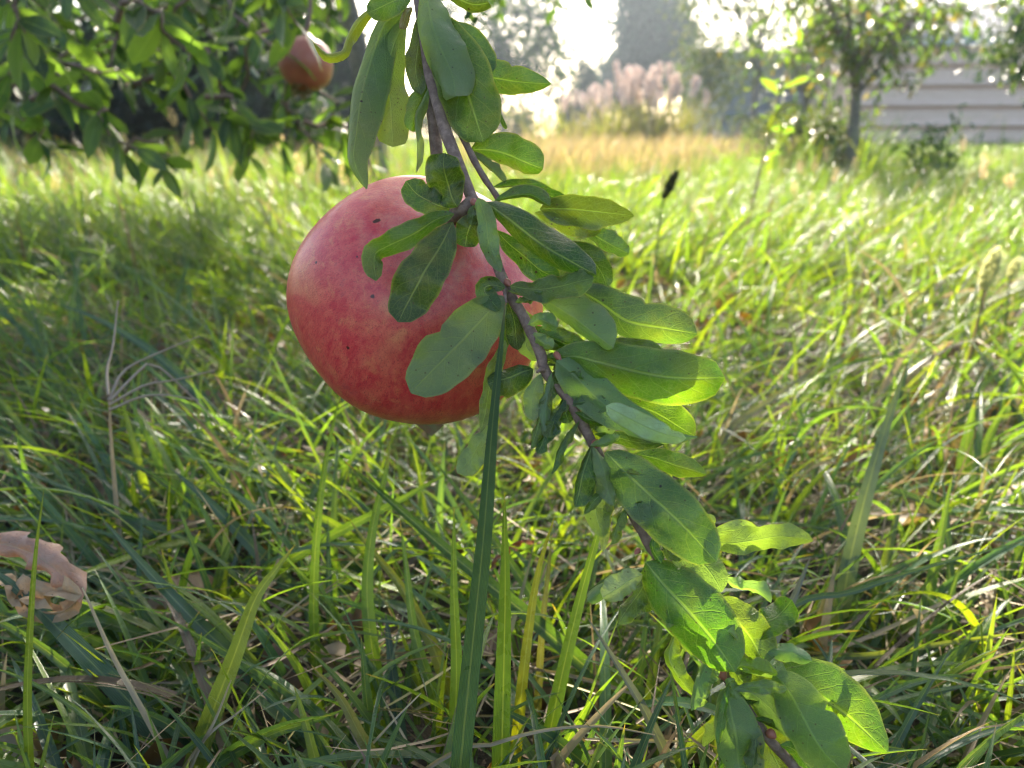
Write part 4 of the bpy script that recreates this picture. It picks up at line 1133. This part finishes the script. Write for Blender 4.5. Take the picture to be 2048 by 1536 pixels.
single = [
 ([(1290, 1440), (1180, 1340), (1050, 1225), (900, 1105), (770, 992), (688, 922)], 34, .34, .345, (.042, .092, .028), 4, "dark green blade slanting down rightwards below the pomegranate"),
 ([(1350, 1560), (1300, 1440), (1245, 1345), (1172, 1230)], 24, .285, .29, BLU, 22, "pale bluish blade leaning left under the branch"),
 ([(420, 1235), (520, 1160), (610, 1100), (700, 1052), (800, 1000), (915, 935)], 24, .42, .40, BRT, -8, "bright blade rising to the right from the lower left"),
 ([(560, 1420), (490, 1335), (400, 1250), (300, 1145), (205, 1038)], 34, .34, .345, TEAL, 6, "broad teal blade slanting left in the lower left"),
 ([(400, 1590), (300, 1450), (180, 1320), (60, 1200), (-40, 1120)], 46, .315, .31, TEAL, 6, "broadest blue green blade at the lower left corner below the dry leaf"),
 ([(380, 1560), (420, 1440), (470, 1310), (510, 1200), (545, 1148), (590, 1090)], 42, .300, .30, (.075, .12, .055), -5, "wide pale blade with a creased tip left of centre"),
 ([(150, 1248), (300, 1272), (480, 1300), (640, 1312), (735, 1340)], 24, .36, .35, GRN, -20, "horizontal green blade crossing the lower left"),
 ([(62, 1580), (55, 1400), (62, 1230), (72, 1100), (88, 978)], 17, .285, .285, (.085, .14, .03), 8, "thin upright blade at the left edge in front of the dry leaf"),
 ([(620, 1215), (540, 1130), (430, 1015), (342, 936)], 30, .42, .42, TEAL, 8, "dark teal blade slanting left above the creased blade"),
 ([(1690, 1180), (1712, 1070), (1758, 900), (1812, 732)], 34, .400, .395, (.078, .125, .085), 18, "tall pale bladed grass standing alone at the right"),
 ([(1540, 1300), (1575, 1225), (1622, 1112)], 28, .33, .335, BLU, 18, "short bluish pointed blade behind the branch tip"),
 ([(1560, 1222), (1700, 1185), (1850, 1135), (2050, 1082)], 15, .34, .33, TEAL, 14, "long thin dark blade running right from behind the branch"),
 ([(1610, 1325), (1750, 1310), (1900, 1285), (2070, 1262)], 15, .36, .35, (.09, .13, .06), 10, "striped blade lying flat to the right of the branch"),
 ([(1690, 1385), (1850, 1362), (1950, 1342), (2070, 1325)], 12, .34, .33, GRN, 10, "thin dark blade lying below the striped blade at the right"),
 ([(770, 1560), (720, 1470), (680, 1395), (622, 1330)], 34, .275, .28, (.12, .13, .03), -4, "browning blade with a withered tip at the bottom left of centre"),
 ([(380, 1570), (520, 1480), (620, 1445), (700, 1415)], 26, .29, .29, BRT, 14, "sunlit blade lying along the bottom left of centre"),
 ([(420, 820), (380, 770), (300, 700), (200, 640), (110, 605)], 22, .62, .60, TEAL, 10, "long arching blade left of the pomegranate"),
 ([(1560, 1010), (1480, 1000), (1440, 900), (1390, 800)], 18, .55, .6, GRN, 10, "slender blade behind the lower leaves at the right"),
 ([(1420, 930), (1460, 860), (1540, 800), (1640, 730)], 16, .6, .58, BLU, 20, "pale blade leaning right above the branch leaves"),
 ([(1600, 960), (1700, 880), (1800, 790), (1870, 720)], 15, .72, .75, (.09, .13, .06), 20, "glinting slanted blade in the sunny lawn at the right"),
 ([(1280, 590), (1300, 520), (1320, 430), (1330, 390)], 8, .75, .75, TEAL, 0, None),
]
for pts, wpx, d0, d1, ti, ro, lab in single:
    if lab: blade(pts, wpx, d0, d1, ti, ro, label=lab, mat=M_thick if (ti in (TEAL, BLU) or 'standing alone' in lab) else None)
# extra ordinary blades near the bottom edge
straws = [
 ([(350, 1545), (290, 1430), (225, 1310), (165, 1175)], 10, .30, .30, (.42, .33, .22), "pale straw slanting from the dry leaf to the bottom edge"),
 ([(880, 1520), (980, 1490), (1080, 1462), (1200, 1452), (1310, 1470)], 8, .27, .27, (.36, .28, .18), "curved dry straw lying across the bottom centre"),
 ([(245, 1120), (232, 1000), (222, 880), (218, 790)], 8, .44, .44, (.33, .25, .17), "upright dry stalk left of the pomegranate"),
 ([(380, 1540), (430, 1440), (462, 1360)], 7, .29, .29, (.36, .29, .20), "short dry straw beside the wide pale blade"),
 ([(400, 1490), (470, 1430), (535, 1378)], 6, .29, .29, (.36, .29, .20), "thin dry straw leaning right at the bottom left"),
 ([(690, 1560), (770, 1460), (842, 1386)], 6, .28, .28, (.40, .34, .24), "white dry straw leaning right at the bottom centre"),
 ([(1440, 1000), (1500, 965), (1560, 930), (1620, 880)], 10, .62, .62, (.42, .34, .24), "sunlit straw lying behind the branch at the right"),
 ([(600, 1040), (700, 1020), (800, 980), (900, 958)], 6, .5, .5, (.40, .31, .22), "thin straw lying under the pomegranate"),
]
for pts, wpx, d0, d1, ti, lab in straws:
    blade(pts, wpx, d0, d1, ti, 0, name="straw", fold=1.0, mat=M_straw, label=lab, cat="straw", tipw=.3)

# dried seed whorl on its stalk
wh = tag(empty("dry_weed", P(220, 790, .44)), "dried weed top with thin spokes left of the pomegranate", "dry weed")
for q in ([(218, 800), (250, 740), (330, 700), (400, 672)], [(222, 800), (270, 750), (308, 728), (380, 790), (440, 850)], [(218, 810), (290, 770), (350, 760), (430, 740)], [(218, 820), (300, 790), (400, 800)], [(217, 790), (214, 740), (226, 690), (236, 600)]):
    b = Buf(); tube(b, spline([P(a_, b_, .44 + .01 * i) for i, (a_, b_) in enumerate(q)], 10), np.linspace(.0009, .0004, 10), 5, (.34, .27, .20)); b.make("spoke", M_straw, wh)

# dry curled leaf at the left edge
def curled(name, label, pts, wpx, d0, d1, col, roll, fold, rip, tip=.6, curl=0., cat="dead leaf"):
    global hb, M_leaf
    keep, km = hb, M_leaf
    M_leaf = M_dead
    hb = None
    o = leaf(pts, wpx, d0, d1, col, roll, fold, rip, 1, tip, .4, freq=3.4, curl=curl)
    hb, M_leaf = keep, km
    o.name = name
    return o
root = tag(empty("dead_leaf", P(90, 1160, .31)), "large curled pinkish brown dead leaf at the left edge", "dead leaf")
for pts, wpx, c_, ro, fo, cu in (([(-40, 1080), (30, 1096), (90, 1120), (140, 1165), (160, 1205)], 62, (.42, .24, .14), 20, -20, .5), ([(0, 1150), (20, 1180), (70, 1200), (120, 1190), (165, 1190)], 70, (.52, .30, .12), -30, -25, -.6), ([(165, 1190), (120, 1225), (60, 1215), (40, 1180)], 46, (.44, .24, .10), 10, 20, .8)):
    o = curled("blade", None, pts, wpx, .315, .31, c_, ro, fo, .45, .4, cu * 2.4)
    o.parent = root; o.matrix_parent_inverse = Matrix.Translation(root.location).inverted()
for lab, pts, wpx, d, c_ in (
    ("orange dead leaf scrap in the grass below the pomegranate", [(980, 1140), (990, 1115), (1030, 1085), (1072, 1080)], 34, .40, (.42, .15, .05)),
    ("brown dead leaf lying under the pomegranate", [(520, 960), (555, 930), (580, 900)], 44, .60, (.30, .13, .06)),
    ("brown dead leaf lying at the bottom left of centre", [(570, 1380), (610, 1400), (650, 1430)], 30, .34, (.28, .19, .14)),
    ("pinkish dead leaf below the middle of the branch", [(1235, 1360), (1262, 1345), (1292, 1340)], 30, .37, (.34, .21, .16)),
    ("small red leaf scrap in the sunny grass at the right", [(1945, 1105), (1952, 1085), (1955, 1062)], 24, .50, (.45, .09, .03)),
    ("red orange leaf scrap right of the branch", [(1705, 1240), (1718, 1232), (1730, 1222)], 22, .42, (.45, .10, .03)),
    ("dark brown dead leaf in the shade at the far bottom left", [(240, 1300), (290, 1310), (330, 1300)], 30, .38, (.20, .10, .05)),
    ("tan dead leaf in the shade behind the teal blade", [(420, 1150), (450, 1170), (480, 1165)], 30, .44, (.34, .24, .15))):
    o = curled("dead_leaf", lab, pts, wpx, d, d, c_, random.uniform(-40, 40), 25, .6, .5, random.choice((.8, -.9)))
    tag(o, lab, "dead leaf")

# foxtail seed heads
def foxtail(label, head, hl, hw_, Yd, foot, col, group=None, dens=170):
    top, bot = PY(*head[0], Yd), PY(*head[1], Yd)
    ft = PY(*foot, Yd); ft = np.array((ft[0], ft[1], 0.))
    root = tag(empty("foxtail", ft), label, "foxtail grass", group)
    b = Buf(); tube(b, spline([ft, (ft + bot) * .5 + (.004, 0, 0), bot, (bot + top) * .5], 10), np.linspace(.0014, .0009, 10), 5, (.16, .20, .06)); b.make("stem", M_straw, root)
    ax = nrm(top - bot); Lh = np.linalg.norm(top - bot)
    t = rng.random(dens); rad = nrm(np.cross(rng.normal(size=(dens, 3)), ax))
    r = hw_ * .5 * np.sin(np.clip(.12 + .86 * t, 0, 1) * np.pi) ** .5
    q = bot + ax * (t * Lh)[:, None] + rad * (r * .35)[:, None]
    e = q + rad * (r * .75)[:, None] + ax * .0035
    sv = np.cross(rad, ax) * .0014
    b = Buf()
    V = np.stack([q, (q + e) * .5 - sv, e, (q + e) * .5 + sv], 1).reshape(-1, 3)
    b.add(V, np.arange(dens * 4).reshape(-1, 4), None, col)
    sv2 = ax * .0014
    V = np.stack([q, (q + e) * .5 - sv2, e, (q + e) * .5 + sv2], 1).reshape(-1, 3)
    b.add(V, np.arange(dens * 4).reshape(-1, 4), None, col)
    k = dens
    e2 = q + rad * (r * 1.5)[:, None] + ax * .006
    V = np.stack([q - sv[:k] * .12, q + sv[:k] * .12, e2 + sv * .08, e2 - sv * .08], 1).reshape(-1, 3)
    b.add(V, np.arange(k * 4).reshape(-1, 4), None, np.array(col) * 1.25)
    b.make("seed_head", M_seed, root)
    return root
ORD = ["first","second","third","fourth","fifth","sixth","seventh","eighth","ninth","tenth","eleventh","twelfth","thirteenth","fourteenth","fifteenth","sixteenth"]
SEED = (.58, .60, .36)
foxtail("pale bristly foxtail head standing at the right edge", [(1994, 502), (1966, 580)], 0, .016, .78, (1935, 700), SEED, dens=480)
foxtail("smaller tilted foxtail head beside the right edge one", [(2036, 520), (2018, 560)], 0, .011, .85, (2000, 700), SEED)
foxtail("dark leaning foxtail head silhouetted above the branch leaves", [(1352, 346), (1326, 398)], 0, .010, .80, (1270, 640), (.05, .06, .03))
foxtail("fallen pale foxtail head in the lawn right of centre", [(1880, 706), (1920, 690)], 0, .012, .72, (1870, 800), (.42, .33, .20))
for k, (px, py, Yd) in enumerate(sorted(((352, 232, 1.5), (378, 270, 1.5), (398, 246, 1.7), (254, 290, 1.6), (52, 322, 1.5), (30, 338, 1.6), (140, 350, 1.7), (470, 290, 1.8), (565, 285, 1.7), (640, 300, 1.6), (690, 350, 1.5), (600, 330, 1.9), (110, 370, 1.8),
                                  (330, 330, 2.0), (420, 335, 2.1), (520, 330, 2.0)))):
    dx = rng.normal() * 8
    foxtail("pale foxtail head before the dark far trees, %s of sixteen from the left edge" % ORD[k], [(px + dx, py - 22), (px, py + 20)], 0, .017, Yd, (px - dx, 420), (.62, .52, .32), "pale foxtail heads at the left", 70)
for k, (px, py, Yd) in enumerate(sorted(((1630, 330, 2.6), (1652, 310, 2.8), (1600, 335, 2.6), (1668, 352, 2.4), (1590, 380, 2.2), (1625, 400, 2.2), (1970, 320, 2.4), (2020, 365, 1.6), (1925, 290, 2.8), (1968, 345, 2.0), (1710, 330, 2.6)))):
    dx = rng.normal() * 5
    foxtail("pale foxtail head near the slim grey trunk, %s of eleven counted from the left" % ORD[k], [(px + dx, py - 15), (px, py + 13)], 0, .018, Yd, (px - dx, 460), (.62, .52, .36), "pale foxtail heads at the right", 70)
